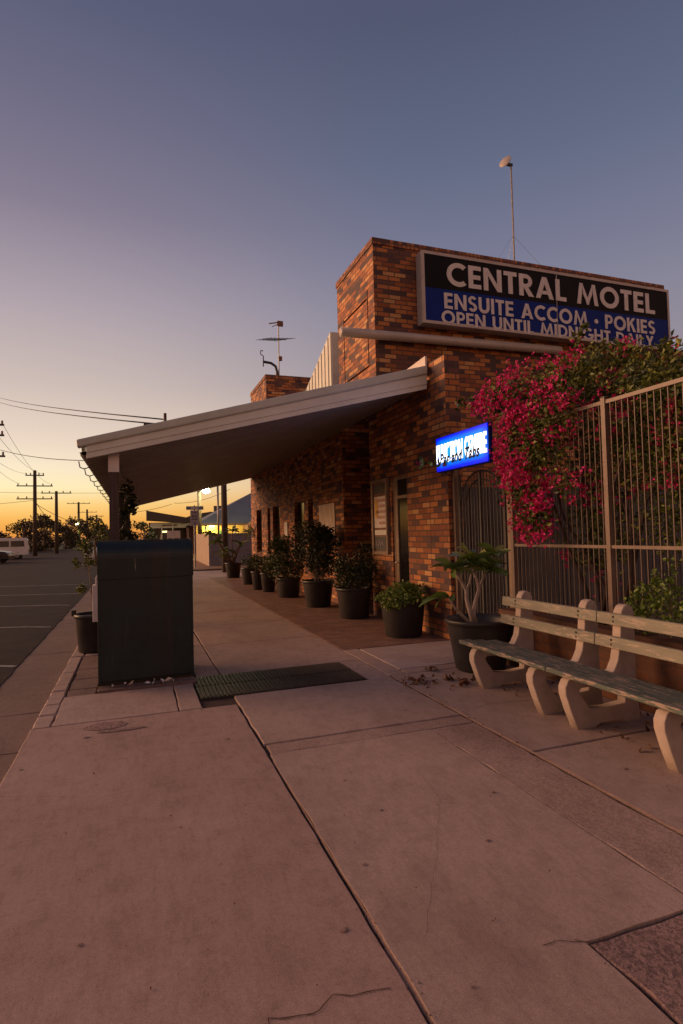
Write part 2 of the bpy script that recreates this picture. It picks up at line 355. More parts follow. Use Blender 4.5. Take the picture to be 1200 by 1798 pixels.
# ------------------------------------------------------------------ setting: ground
g = MB(); g.quad((-900, -300, -.19), (900, -300, -.19), (900, 1500, -.19), (-900, 1500, -.19)); struct(g.build('ground', M['dirt']))
rnd = random.Random(3)
def strip_edges(x0, x1, y0, y1, jit=0.0, step=.12, seed=0):
    """rectangle outline with slightly wandering edges"""
    P = []
    def w(p, ax):
        return jit * noise.noise(Vector((p[0] * 5 + seed, p[1] * 5, ax * 7.7))) * 2
    def line(a, b):
        n = max(1, min(60, int(math.dist(a, b) / step)))
        return [(a[0] + (b[0] - a[0]) * i / n, a[1] + (b[1] - a[1]) * i / n) for i in range(n)]
    for a, b, ax in (((x0, y0), (x1, y0), 1), ((x1, y0), (x1, y1), 0), ((x1, y1), (x0, y1), 1), ((x0, y1), (x0, y0), 0)):
        for p in line(a, b):
            d = w(p, ax); P.append((p[0] + (d if ax == 0 else 0), p[1] + (d if ax == 1 else 0)))
    return P
def slab(mb, x0, x1, y0, y1, z=0.0, jit=.004, ch=.006, depth=.16, seed=0):
    P = strip_edges(x0, x1, y0, y1, jit, .06 if max(abs(y0), abs(y1)) < 8 else .3, seed); k = len(P)
    cx, cy = (x0 + x1) / 2, (y0 + y1) / 2
    def ins(p): return (p[0] + (ch if p[0] < cx - (x1 - x0) * .48 else -ch if p[0] > cx + (x1 - x0) * .48 else 0), p[1] + (ch if p[1] < cy - (y1 - y0) * .48 else -ch if p[1] > cy + (y1 - y0) * .48 else 0))
    top = [ins(p) + (z,) for p in P]; mid = [(p[0], p[1], z - ch) for p in P]; bot = [(p[0], p[1], z - depth) for p in P]
    mb.add(top + mid + bot, [list(range(k))] + [(i, (i + 1) % k, k + (i + 1) % k, k + i) for i in range(k)] + [(k + i, k + (i + 1) % k, 2 * k + (i + 1) % k, 2 * k + i) for i in range(k)])
fp = MB()
fp.m = 0
slab(fp, -.83, .846, -2, 5.30, seed=1)                       # big slab beside the road
def slab_poly(mb, P, z=0.0, ch=.006, depth=.16):
    k = len(P); cx = sum(p[0] for p in P) / k; cy = sum(p[1] for p in P) / k; Q = []
    for i in range(k):
        n_ = max(2, int(math.dist(P[i], P[(i + 1) % k]) / .06))
        for j in range(n_):
            t = j / n_; x = P[i][0] + (P[(i + 1) % k][0] - P[i][0]) * t; y_ = P[i][1] + (P[(i + 1) % k][1] - P[i][1]) * t
            Q.append((x + .008 * noise.noise(Vector((x * 5, y_ * 5, 3))), y_ + .008 * noise.noise(Vector((x * 5, y_ * 5, 8)))))
    k = len(Q); mb.add([q + (z,) for q in Q] + [q + (z - depth,) for q in Q], [list(range(k))] + [(i, (i + 1) % k, k + (i + 1) % k, k + i) for i in range(k)])
fp.m = 1
slab_poly(fp, [(.868, -2), (1.553, -2), (1.553, 1.752), (2.128, 1.752), (2.128, 4.0), (.868, 4.0)])
fp.m = 1
slab(fp, .868, 2.53, 4.215, 5.585, seed=4)
slab(fp, 2.562, 4.14, 3.335, 5.64, seed=5)
slab(fp, 2.562, 4.14, -2, 3.312, seed=6)
slab(fp, -.68, .335, 5.32, 6.24, seed=7); slab(fp, .347, .54, 5.32, 6.24, seed=8)
slab(fp, .868, 2.53, 6.50, 8.3, seed=9); slab(fp, .60, .852, 6.4, 8.3, seed=10)
slab(fp, 2.545, 2.745, 5.66, 7.12, seed=11)
slab(fp, 2.27, 2.532, 5.60, 6.485, seed=21)
y = 8.315
while y < 25.5:
    slab(fp, .868, 2.53, y, y + 1.78, seed=y); slab(fp, -.66, .85, y, y + 1.78, seed=y + .5); y += 1.795
slab(fp, 2.545, 4.14, 21.85, 26.1, seed=31); slab(fp, 4.14, 9, 21.85, 26.1, seed=32)
fp.m = 2
slab(fp, .875, 2.53, 4.018, 4.198, z=-.004, jit=.008, seed=12); slab(fp, 2.142, 2.534, 1.765, 4.005, z=-.003, jit=.008, seed=13)
fp.m = 3
slab(fp, 1.572, 2.53, -2, 1.742, z=-.003, jit=.008, seed=14)
fp.m = 4
slab(fp, 2.762, 4.14, 5.86, 7.08, z=.004, seed=15)
fp.m = 5
slab(fp, 2.545, 4.14, 7.13, 21.83, z=0, seed=16)
fp.m = 1
slab(fp, 2.762, 4.14, 5.66, 5.845, seed=17)
fp.m = 6
for a, b in ((6.26, 6.52), (6.535, 6.98), (6.995, 7.5), (7.515, 8.3)): slab(fp, -.67, -.40 if b < 8 else .58, a, b, z=-.006, jit=.008, seed=a)
slab(fp, -.39, .585, 6.26, 7.5, z=.018, jit=.01, seed=18)
struct(fp.build('footpath', [M['slab'], M['slab_b'], M['agg'], M['agg_dark'], M['tile'], M['paver'], M['gutter']]))
ju = MB(); ju.quad((-.82, -2, -.022), (4.14, -2, -.022), (4.14, 26, -.022), (-.82, 26, -.022)); struct(ju.build('footpath_bed', M['joint']))
fl = MB()                                                                        # crumbling mortar in the long joint
for i in range(140):
    yy = -1.5 + i * .04
    if yy > 3.9: break
    w = .004 + .006 * noise.noise(Vector((yy * 9, 1, 2))); w = w if yy < 2.2 else w * .4 - .002; fl.quad((.860 - w, yy, -.016), (.866 + w, yy, -.005), (.866 + w, yy + .04, -.005), (.860 - w, yy + .04, -.016))
for i in range(90):
    yy = 2 + i * .04; w = .010 + .008 * noise.noise(Vector((yy * 9, 5, 2)))
    fl.quad((2.548 - w, yy, .001), (2.548 + w, yy, .003), (2.548 + w, yy + .04, .003), (2.548 - w, yy + .04, .001))
struct(fl.build('footpath_joint_filler', M['filler']))
kb = MB()
for i, (a, b) in enumerate(((5.32, 5.66), (5.68, 6.0), (6.03, 6.5), (6.53, 7.35), (7.38, 8.3))): slab(kb, -.83, -.69, a, b, z=-.002 + .004 * (i % 2), jit=.006, ch=.012, seed=a)
y = 8.33
while y < 25.5: slab(kb, -.83, -.675, y, y + 1.2, z=0, jit=.004, ch=.012, seed=y); y += 1.215
struct(kb.build('kerb', M['slab_b']))
gt = MB(); cuts = [-4, 1.8, 3.5, 5.16, 6.27, 9.4, 12.6, 16, 20, 26]
for a, b in zip(cuts, cuts[1:]): slab(gt, -1.52, -.832, a + .008, b - .008, z=-.125, jit=.006, depth=.06, seed=a)
struct(gt.build('gutter', M['gutter']))
rd = MB(); pts = []
n = 260
for i in range(n + 1):
    yy = -8 + i * .15; pts.append((-1.5 + .05 * noise.noise(Vector((yy * 1.7, 3, 0))) + .02 * noise.noise(Vector((yy * 8, 3, 0))), yy))
for i in range(n):
    a, b = pts[i], pts[i + 1]; rd.quad((a[0], a[1], -.117), (-40, a[1], -.117), (-40, b[1], -.117), (b[0], b[1], -.117)); rd.quad((a[0], a[1], -.117), (b[0], b[1], -.117), (b[0], b[1], -.18), (a[0], a[1], -.18))
rd.quad((-40, 31, -.117), (-.9, 31, -.117), (-1.2, 400, -.117), (-40, 400, -.117))
rd.quad((-.8, 26.15, -.119), (60, 26.15, -.119), (60, 28.6, -.119), (-.8, 28.6, -.119))
struct(rd.build('road', M['asphalt']))
dt = MB(); dt.quad((-.9, 28.6, -.06), (60, 28.6, -.06), (60, 120, -.06), (-.9, 120, -.06)); dt.quad((-.9, 28.6, -.06), (60, 28.6, -.06), (60, 28.58, -.19), (-.9, 28.58, -.19)); struct(dt.build('dirt_verge', M['dirt']))
pl = MB()
for k, y0 in enumerate((8.72, 12.3, 16.1, 19.3, 23)):
    a = Vector((-1.52 - .05 * k, y0, -.113)); d = Vector((-1, .33, 0)).normalized(); s_ = Vector((.33, 1, 0)).normalized() * .045
    for i in range(12):
        p = a + d * i * .45; q = a + d * (i + 1) * .45; c = Vector((0, -.10 * (i == 0), 0))
        pl.quad(p - s_ + c, q - s_, q + s_, p + s_ + c)
struct(pl.build('road_marking', M['paint']))
# cracks in the slabs: thin dirt-filled lines
ck = MB()
def crack(pts, w, z=.003):
    P = []
    for (a, b) in zip(pts, pts[1:]):
        m = max(2, int(math.dist(a, b) / .018))
        for i in range(m):
            t = i / m; x = a[0] + (b[0] - a[0]) * t; yy = a[1] + (b[1] - a[1]) * t
            P.append((x + .012 * noise.noise(Vector((x * 14, yy * 14, 1))), yy + .014 * noise.noise(Vector((x * 14, yy * 14, 9)))))
    for a, b in zip(P, P[1:]):
        d = Vector((b[0] - a[0], b[1] - a[1], 0)); 
        if d.length < 1e-5: continue
        n_ = Vector((-d.y, d.x, 0)).normalized() * w * (.5 + .7 * abs(noise.noise(Vector((a[0] * 30, a[1] * 30, 4)))))
        A = Vector((a[0], a[1], z)); B = Vector((b[0], b[1], z)); ck.quad(A - n_, B - n_, B + n_, A + n_)
crack([(.34, 1.70), (.376, 1.853), (.46, 1.83), (.538, 1.824), (.60, 1.86), (.698, 1.827), (.81, 1.816)], .0032)
crack([(1.02, 2.0), (1.35, 2.5), (1.62, 2.95), (1.7, 3.4)], .0009); crack([(-.8, 4.0), (-.2, 3.75), (.3, 3.8), (.84, 3.55)], .0009)
crack([(1.40, 1.80), (1.56, 1.755)], .0025); crack([(1.52, 1.78), (1.58, 1.735)], .0022)
crack([(2.57, 4.25), (2.9, 4.35), (3.3, 4.3)], .002); crack([(-.35, 5.06), (-.2, 4.98), (-.05, 5.02)], .004)
crack([(2.56, 5.2), (2.68, 5.32), (2.74, 5.6)], .004); crack([(2.3, 6.0), (2.42, 6.25), (2.52, 6.2)], .003)
struct(ck.build('footpath_crack', M['joint']))
gs = MB()
for (x, yy, r) in ((.976, 2.513, .010), (1.617, 2.47, .012), (.738, 2.138, .014), (-.219, 2.435, .010), (-.39, 4.9, .02), (1.05, 1.72, .007), (1.95, 2.9, .01), (1.2, 3.4, .008), (2.9, 2.85, .012), (.2, 3.2, .006)):
    for k in range(2):
        a0 = rnd.random() * 6; P = [(x + r * (1 + .3 * math.sin(3 * t + a0)) * math.cos(t) + .5 * r * k, yy + r * .7 * math.sin(t) + .3 * r * k, .0035 + .001 * k) for t in [j * .5236 for j in range(12)]]
        gs.add(P, [tuple(range(12))])
for (x, yy, rx, ry, zz) in ((-.25, 5.14, .17, .10, .0035), (-.12, 4.98, .19, .03, .0045)):    # worn patch near the kerb
    P = [(x + rx * (1 + .35 * noise.noise(Vector((j * .7, x, 1)))) * math.cos(j * .2618), yy + ry * (1 + .35 * noise.noise(Vector((j * .7, yy, 5)))) * math.sin(j * .2618), zz) for j in range(24)]
    gs.add(P, [tuple(range(24))])
struct(gs.build('footpath_stain', M['agg_dark']))

# ------------------------------------------------------------------ motel building
X = 4.138
bld = thing('motel_building', (X, 7.02, 0), 'brick motel with flat topped brick towers and a sloping street awning over its doors', 'building')
def wall(mb, fixed, pos, n, thick, u0, u1, v0, v1, ops):
    """one wall face with recessed openings: ops = (ua, ub, va, vb, depth); n = outward sign"""
    us = sorted({u0, u1, *[o[0] for o in ops], *[o[1] for o in ops]}); vs = sorted({v0, v1, *[o[2] for o in ops], *[o[3] for o in ops]})
    us = [u for u in us if u0 <= u <= u1]; vs = [v for v in vs if v0 <= v <= v1]
    P = (lambda d, u, v: (pos - n * d, u, v)) if fixed == 'x' else (lambda d, u, v: (u, pos - n * d, v))
    def dep(i, j):
        if not (0 <= i < len(us) - 1 and 0 <= j < len(vs) - 1): return None
        cu, cv = (us[i] + us[i + 1]) / 2, (vs[j] + vs[j + 1]) / 2
        for o in ops:
            if o[0] < cu < o[1] and o[2] < cv < o[3]: return o[4]
        return 0
    for i in range(len(us) - 1):
        for j in range(len(vs) - 1):
            d = dep(i, j); a, b, c, e = us[i], us[i + 1], vs[j], vs[j + 1]
            mb.quad(P(d, a, c), P(d, b, c), P(d, b, e), P(d, a, e))
            for di, dj, p, q in ((1, 0, (b, c), (b, e)), (0, 1, (a, e), (b, e))):
                d2 = dep(i + di, j + dj)
                if d2 is not None and d2 != d: mb.quad(P(d, *p), P(d, *q), P(d2, *q), P(d2, *p))
    for p, q in (((u0, v0), (u0, v1)), ((u1, v0), (u1, v1)), ((u0, v1), (u1, v1))): mb.quad(P(0, *p), P(0, *q), P(thick, *q), P(thick, *p))
    mb.quad(P(thick, u0, v0), P(thick, u1, v0), P(thick, u1, v1), P(thick, u0, v1))
WIN = [(19.741, 20.666, .93, 2.45), (18.387, 18.803, .91, 2.43), (17.05, 18.002, .93, 2.44), (14.361, 15.337, .93, 2.42), (13.557, 13.982, .93, 2.41)]
DOOR = (8.312, 8.916, 0.02, 2.48)
fw = MB()
wall(fw, 'x', X, -1, .24, 7.02, 9.84, 0, 4.05, [DOOR + (.12,), (7.548, 7.556, 0, 4.05, .01)])
wall(fw, 'x', X, -1, .24, 11.33, 21.66, 0, 4.05, [w + (.14,) for w in WIN])
fw.box(X + .24, 5.6, 11.331, 11.55, 0, 4.05); fw.box(5.36, 5.6, 9.6, 11.33, 0, 4.05); fw.box(X + .24, 5.36, 9.43, 9.60, 0, 4.05)
fw.box(X + .24, 12, 21.42, 21.66, 0, 4.05)
fw.box(X, 5.6, 9.84, 11.33, 3.98, 4.05)
fw.build('wall', M['brick'], bld)
tw = MB()
gr = .042
wall(tw, 'x', X, -1, .24, 9.4335, 11.42, 4.05, 6.84, [(9.73, 9.73 + gr, 4.64, 6.12, .06), (11.02, 11.02 + gr, 4.64, 6.0, .06), (9.80, 11.02, 5.93, 5.93 + gr, .06), (9.75, 11.04, 4.64, 4.64 + gr, .06)])
wall(tw, 'y', 9.43, -1, .24, X + .0035, 11.26, 4.05, 6.84, [])
tw.box(X + .24, 14.5, 9.432, 9.60, 0, 4.05); tw.box(X + .24, 11.26, 11.18, 11.42, 4.05, 6.84); tw.box(11.02, 11.26, 9.67, 11.18, 4.05, 6.84)
tw.box(11.27, 16, 9.46, 9.7, 4.05, 5.52)
tb = tw.build('tower', M['brick'], bld)
cp = MB(); cp.box(X - .02, 11.28, 9.41, 9.68, 6.842, 6.96); cp.box(X - .02, X + .25, 9.68, 11.44, 6.842, 6.96); cp.box(X + .25, 11.28, 11.17, 11.44, 6.842, 6.96); cp.build('coping', M['brick_soldier'], tb)
lb = MB(); wall(lb, 'x', X, -1, .24, 18.6335, 21.3, 4.05, 6.80, []); wall(lb, 'y', 18.63, -1, .24, X + .0035, 9.5, 4.05, 6.80, []); lb.box(X + .24, 9.5, 21.06, 21.3, 4.05, 6.8)
lbo = lb.build('tower', M['brick'], bld); lbo['label'] = 'smaller far brick tower above the awning'
c2_ = MB(); c2_.box(X - .02, 9.5, 18.61, 18.9, 6.802, 6.93); c2_.box(X - .02, X + .25, 18.9, 21.32, 6.802, 6.93); c2_.build('coping', M['brick_soldier'], lbo)
rf = MB(); rf.quad((X + .24, 9.6, 4.2), (16, 9.6, 4.2), (16, 21.4, 4.2), (X + .24, 21.4, 4.2)); rf.build('roof', M['galv'], bld)
sh = MB()                                                                        # ribbed metal roof lift behind the tower
sh.prism([(14.13, 4.2), (19, 4.2), (19, 4.9), (14.13, 6.9)], (0, 0, 0), (0, 1, 0), (0, 0, 1), (1, 0, 0), 4.9, 9.5)
sho = sh.build('roof_lift', M['cream'], bld)
rb = MB()
for i in range(14): yy = 14.3 + i * .3; rb.box(4.875, 4.9, yy, yy + .03, 4.2, 6.9 - (yy - 14.13) * .41 - .03)
for i in range(24): xx = 4.93 + i * .19; rb.box(xx, xx + .03, 14.105, 14.13, 4.2, 6.88)
rb.build('rib', M['cream'], sho)
pp = MB(); pp.tube([(3.43, 9.31, 5.09), (X - .3, 9.31, 5.10), (8.2, 9.31, 5.17)], .085, 20); 
for xx in (4.6, 6.2, 7.8): pp.box(xx, xx + .04, 9.31, 9.44, 5.06, 5.2)
pp.build('pipe', M['pvc'], bld, True)
hb = MB(); hb.bar((4.02, 11.45, 4.62), (4.02, 14.0, 5.02), .05, .16); hb.bar((4.0, 13.9, 5.06), (3.9, 14.3, 4.62), .06, .06); hb.build('roof_rail', M['iron'], bld)
fs = MB(); fs.add([(4.09, 7.49, 3.86), (4.09, 9.42, 3.98), (4.09, 9.42, 4.06), (4.09, 7.49, 4.16), (4.12, 7.49, 3.86), (4.12, 9.42, 3.98), (4.12, 9.42, 4.06), (4.12, 7.49, 4.16)], [(0, 1, 2, 3), (4, 5, 6, 7), (0, 4, 7, 3), (3, 2, 6, 7), (0, 1, 5, 4), (1, 2, 6, 5)]); fs.build('flashing', M['pink'], bld)
# windows, door, notices fixed flat to the wall
for (a, b, c, d) in WIN:
    f = MB(); t = .03; xx = X + .10
    f.box(xx, xx + .03, a, a + t, c, d); f.box(xx, xx + .03, b - t, b, c, d); f.box(xx, xx + .03, a + t, b - t, c, c + t); f.box(xx, xx + .03, a + t, b - t, d - t, d)
    fo = f.build('window', M['timber_dark'], bld); p = MB(); p.box(xx + .012, xx + .02, a + t, b - t, c + t, d - t); p.build('pane', M['dark'], fo)
    s = MB(); s.box(X - .03, X + .09, a - .02, b + .02, c - .05, c - .002); s.build('sill', M['brick_soldier'], fo)
a, b, c, d = DOOR; f = MB(); xx = X + .03
f.box(xx, xx + .06, a, a + .05, c, d); f.box(xx, xx + .06, b - .05, b, c, d); f.box(xx, xx + .06, a + .05, b - .05, d - .06, d); f.box(xx + .005, xx + .055, a + .05, b - .05, c, c + .25); f.box(xx + .005, xx + .055, b - .16, b - .05, c + .25, d - .06)
f.box(xx + .005, xx + .055, a + .05, b - .16, 2.1, 2.15)
do = f.build('door', M['brown'], bld); 
for q in ((c + .25, 2.1), (2.15, d - .06)): p = MB(); p.box(xx + .025, xx + .035, a + .05, b - .16, *q); p.build('pane', M['dark'], do)
h = MB(); h.tube([(xx, b - .10, 1.02), (xx - .05, b - .10, 1.02), (xx - .05, b - .20, 1.03)], .011, 8); h.build('handle', M['chrome'], do, True)
f = MB(); f.box(5.30, 5.358, 9.7, 9.76, 0, 2.3); f.box(5.30, 5.358, 10.9, 10.96, 0, 2.3); f.box(5.30, 5.358, 9.76, 10.9, 2.22, 2.3); f.box(5.30, 5.358, 9.76, 10.9, 0, .2); f.box(5.30, 5.358, 10.3, 10.36, .2, 2.22)
do2 = f.build('door', M['brown'], bld); do2['label'] = 'glazed double door in the recessed entry'; 
for q in ((9.76, 10.3), (10.36, 10.9)): p = MB(); p.box(5.325, 5.335, q[0], q[1], .2, 2.22); p.build('pane', M['dark'], do2)
for yy, zz in ((15.43, 3.155), (17.77, 3.157), (20.02, 3.196)):
    s = MB(); s.lathe((X - .07, yy, zz - .04), [(0, -.03), (.035, -.02), (.045, .02), (.03, .06), (0, .07)], 12); s.box(X - .06, X - .001, yy - .03, yy + .03, zz, zz + .05); s.build('wall_light', M['pvc'], bld, True)
s = MB(); s.box(X - .03, X - .002, 16.05, 16.40, 1.5, 1.90); s.build('number_plate', M['white'], bld)
# awning
SL = (3.74 - 2.56) / (4.10 + .58)
def az(x): return 2.56 + (x + .58) * SL
aw = MB(); y0, y1 = 7.50, 21.6; prev = None; yl = []
yy = y0
while yy < y1 - .2: yl += [(yy, 0), (yy + .13, 0), (yy + .145, -.032), (yy + .20, -.032), (yy + .215, 0)]; yy += .215
for yy, dz in yl:
    cur = [(-.60, yy, az(-.60) + dz), (X - .003, yy, az(X) + dz), (-.64, yy, az(-.64) + .045 + dz * .6), (X - .003, yy, az(X) + .06 + dz * .6)]
    if prev: aw.quad(prev[0], prev[1], cur[1], cur[0]); aw.quad(prev[2], prev[3], cur[3], cur[2]); aw.quad(prev[0], cur[0], cur[2], prev[2])
    prev = cur
awo = aw.build('awning', M['soffit'], bld)
b = MB(); dx = 4.10 + .60
for (dz0, dz1, ya, yb) in ((.02, .15, 7.462, 7.499), (-.05, .035, 7.474, 7.499)):
    b.prism([(-.56, az(-.56) + dz0), (4.10, az(4.10) + dz0 - .03), (4.10, az(4.10) + dz1), (-.56, az(-.56) + dz1)], (0, 0, 0), (1, 0, 0), (0, 0, 1), (0, 1, 0), ya, yb)
b.build('fascia', M['cream'], awo, False, .004)
b = MB(); b.prism([(-.66, az(-.66) + .10), (4.10, az(4.10) + .135), (4.10, az(4.10) + .27), (-.67, az(-.67) + .20)], (0, 0, 0), (1, 0, 0), (0, 0, 1), (0, 1, 0), 7.43, 7.56)
b.build('barge_cap', M['cap'], awo, False, .02)
b = MB(); b.box(-.62, -.585, 7.56, 21.6, az(-.6) + .05, az(-.6) + .16); b.build('edge_cap', M['cap'], awo)
for k in range(10):
    yy = 8.4 + k * .95; b = MB(); z0 = az(-.6) - .01; b.tube([(-.585, yy, z0 + .03), (-.60, yy, z0 - .03), (-.66, yy, z0 - .05), (-.71, yy, z0 - .03), (-.725, yy, z0 + .05)], .008, 6); b.build('gutter_bracket', M['iron'], awo, True)
for k, yy in enumerate((7.66, 11.0, 14.4, 17.8, 21.2)):
    b = MB(); zt = az(-.26) - .02; b.box(-.315, -.205, yy - .055, yy + .055, 0, zt - .25); b.build('post', M['timber_dark'], awo)
    b = MB(); b.box(-.323, -.197, yy - .063, yy + .063, zt - .25, zt + (.0)); b.build('post_cap', M['white'], awo)
b = MB(); b.box(-.29, -.23, 7.74, 21.4, az(-.26) - .16, az(-.26) - .04); b.build('beam', M['soffit'], awo)
b = MB(); b.box(.10, .42, 7.62, 7.8, az(.26) + .19, az(.26) + .24); b.tube([(.36, 7.6, az(.36) + .2), (.36, 7.6, az(.36) + .34)], .02, 8); b.build('wire_bracket', M['iron'], awo)

# ------------------------------------------------------------------ lettering (heavy geometric capitals built from strokes)
def arcp(cx, cy, ro, ri, a0, a1, n=18, sx=1.0):
    o = [(cx + sx * ro * math.cos(R(a0 + (a1 - a0) * i / n)), cy + ro * math.sin(R(a0 + (a1 - a0) * i / n))) for i in range(n + 1)]
    q = [(cx + sx * ri * math.cos(R(a1 + (a0 - a1) * i / n)), cy + ri * math.sin(R(a1 + (a0 - a1) * i / n))) for i in range(n + 1)]
    return [('s', list(zip(o, reversed(q))))]
def rect(x0, x1, y0, y1): return [('p', [(x0, y0), (x1, y0), (x1, y1), (x0, y1)])]
def poly(*p): return [('p', list(p))]
T = .21
def glyph(ch):
    if ch == 'C': return .86, arcp(.52, .5, .52, .31, 48, 312)
    if ch == 'G': return .98, arcp(.52, .5, .52, .31, 48, 345) + rect(.55, 1.03, .36, .55)
    if ch == 'O': return 1.04, arcp(.52, .5, .52, .31, 0, 360, 32)
    if ch == 'E': return .58, rect(0, T, 0, 1) + rect(T, .57, 0, .19) + rect(T, .54, .405, .595) + rect(T, .57, .81, 1)
    if ch == 'F': return .56, rect(0, T, 0, 1) + rect(T, .54, .385, .575) + rect(T, .56, .81, 1)
    if ch == 'N': return .84, rect(0, T, 0, 1) + rect(.63, .84, 0, 1) + poly((T, 1), (T, .68), (.63, 0), (.63, .32))
    if ch == 'T': return .62, rect(.205, .205 + T, 0, .81) + rect(0, .62, .81, 1)
    if ch == 'I': return T, rect(0, T, 0, 1)
    if ch == 'L': return .54, rect(0, T, 0, 1) + rect(T, .54, 0, .19)
    if ch == 'H': return .80, rect(0, T, 0, 1) + rect(.59, .80, 0, 1) + rect(T, .59, .41, .60)
    if ch == 'U': return .78, rect(0, T, .36, 1) + rect(.57, .78, .36, 1) + arcp(.39, .37, .39, .18, 180, 360)
    if ch == 'P': return .64, rect(0, T, 0, 1) + rect(T, .34, .81, 1) + rect(T, .34, .36, .54) + arcp(.33, .68, .32, .14, -90, 90)
    if ch == 'R': return .70, rect(0, T, 0, 1) + rect(T, .34, .81, 1) + rect(T, .34, .38, .55) + arcp(.33, .69, .31, .13, -90, 90) + poly((.22, .38), (.46, .38), (.72, 0), (.46, 0))
    if ch == 'D': return .84, rect(0, T, 0, 1) + rect(T, .34, .81, 1) + rect(T, .34, 0, .19) + arcp(.33, .5, .5, .31, -90, 90)
    if ch == 'A': return .90, poly((0, 0), (.22, 0), (.56, 1), (.34, 1)) + poly((.68, 0), (.90, 0), (.56, 1), (.45, .68)) + rect(.24, .66, .20, .36)
    if ch == 'M': return 1.14, poly((0, 0), (.20, 0), (.33, 1), (.16, 1)) + poly((.94, 0), (1.14, 0), (.98, 1), (.81, 1)) + poly((.28, .98), (.40, .62), (.62, 0), (.52, 0)) + poly((.86, .98), (.74, .62), (.52, 0), (.62, 0)) + poly((.30, 1), (.33, .5), (.57, 0), (.60, .25)) + poly((.84, 1), (.81, .5), (.57, 0), (.54, .25))
    if ch == 'K': return .76, rect(0, T, 0, 1) + poly((T, .40), (T, .66), (.48, 1), (.74, 1)) + poly((.28, .55), (.42, .68), (.78, 0), (.52, 0))
    if ch == 'S': return .62, arcp(.31, .72, .285, .10, 25, 270, 16, 1.06) + arcp(.31, .285, .285, .10, 90, -155, 16, 1.06)
    if ch == 'Y': return .80, rect(.295, .505, 0, .45) + poly((0, 1), (.24, 1), (.50, .45), (.30, .42)) + poly((.80, 1), (.56, 1), (.32, .45), (.50, .42))
    if ch == '.': return .34, [('p', [(.17 + .16 * math.cos(t * .3927), .42 + .16 * math.sin(t * .3927)) for t in range(16)])]
    return .34, []
def text_width(s, gap): 
    return sum(glyph(c)[0] + gap for c in s) - gap
def lettering(mb, s, o, u, v, n, h, width, gap=.13, depth=.012):
    sx = width / text_width(s, gap); x = 0; k = 0; o, u, v, n = map(Vector, (o, u, v, n))
    for c in s:
        w, st = glyph(c)
        for kind, p in st:
            d = depth + .0004 * (k % 5); k += 1
            if kind == 'p': mb.prism([((x + a) * sx, b * h) for a, b in p], o, u, v, n, 0, d)
            else:
                for (q0, q1), (r0, r1) in zip(p, p[1:]):
                    F = [o + u * ((x + a) * sx) + v * (b * h) + n * d for a, b in (q0, q1, r1, r0)]; mb.add(F, [(0, 1, 2, 3)])
                    for a, b in ((q0, r0), (q1, r1)):
                        A = o + u * ((x + a[0]) * sx) + v * (a[1] * h); B = o + u * ((x + b[0]) * sx) + v * (b[1] * h); mb.quad(A, B, B + n * d, A + n * d)
        x += w + gap

def words(parent, s_, o, u, v, n, h, width, m, gap=.13, depth=.012):
    k_ = width / text_width(s_, gap); x = 0
    for w_ in s_.split(' '):
        tw_ = text_width(w_, gap); mb = MB(); o2 = Vector(o) + Vector(u) * x * k_; lettering(mb, w_, o2, u, v, n, h, tw_ * k_, gap, depth); mb.build('dot' if w_ == '.' else 'word', m, parent)
        x += tw_ + gap + glyph(' ')[0] + gap

# ------------------------------------------------------------------ big roof sign
sg = thing('rooftop_sign', (8.06, 9.33, 5.38), 'long black and blue motel sign box reading CENTRAL MOTEL on the brick tower', 'sign')
x0, x1, zb, zt, yf = 5.0, 11.12, 5.375, 6.735, 9.19
s = MB(); s.box(x0, x1, yf, 9.412, zb, zt); s.build('cabinet', M['pvc'], sg, False, .012)
s = MB(); t = .055; yo = yf - .02
s.box(x0, x1, yo, yf - .0015, zt - t, zt); s.box(x0, x1, yo, yf - .0015, zb, zb + t); s.box(x0, x0 + t, yo, yf - .0015, zb + t, zt - t); s.box(x1 - t, x1, yo, yf - .0015, zb + t, zt - t); s.build('frame', M['pvc'], sg)
zm = 6.055
s = MB(); s.box(x0 + t, x1 - t, yf - .009, yf - .003, zm, zt - t); s.build('upper_panel', M['signblack'], sg)
s = MB(); s.box(x0 + t, x1 - t, yf - .009, yf - .003, zb + t, zm - .002); s.build('lower_panel', M['signblue'], sg)
s = MB(); s.tube([(8.05, yf - .012, zb + t), (8.056, yf - .013, 6.2), (8.065, yf - .013, 6.62)], .008, 6); s.tube([(8.062, yf - .013, 6.5), (8.066, yf - .014, 6.66)], .014, 6); s.build('panel_joint', M['pvc'], sg)
U, V, NRM = (1, 0, 0), (0, 0, 1), (0, -1, 0)
words(sg, 'CENTRAL MOTEL', (5.52, yf - .010, 6.14), U, V, NRM, .44, 5.17, M['signwhite'], .11)
words(sg, 'ENSUITE ACCOM . POKIES', (5.45, yf - .010, 5.688), U, V, NRM, .30, 5.22, M['signwhite'], .12)
words(sg, 'OPEN UNTIL MIDNIGHT DAILY', (5.385, yf - .0105, 5.395), U, V, NRM, .255, 5.23, M['signwhite'], .12, .009)

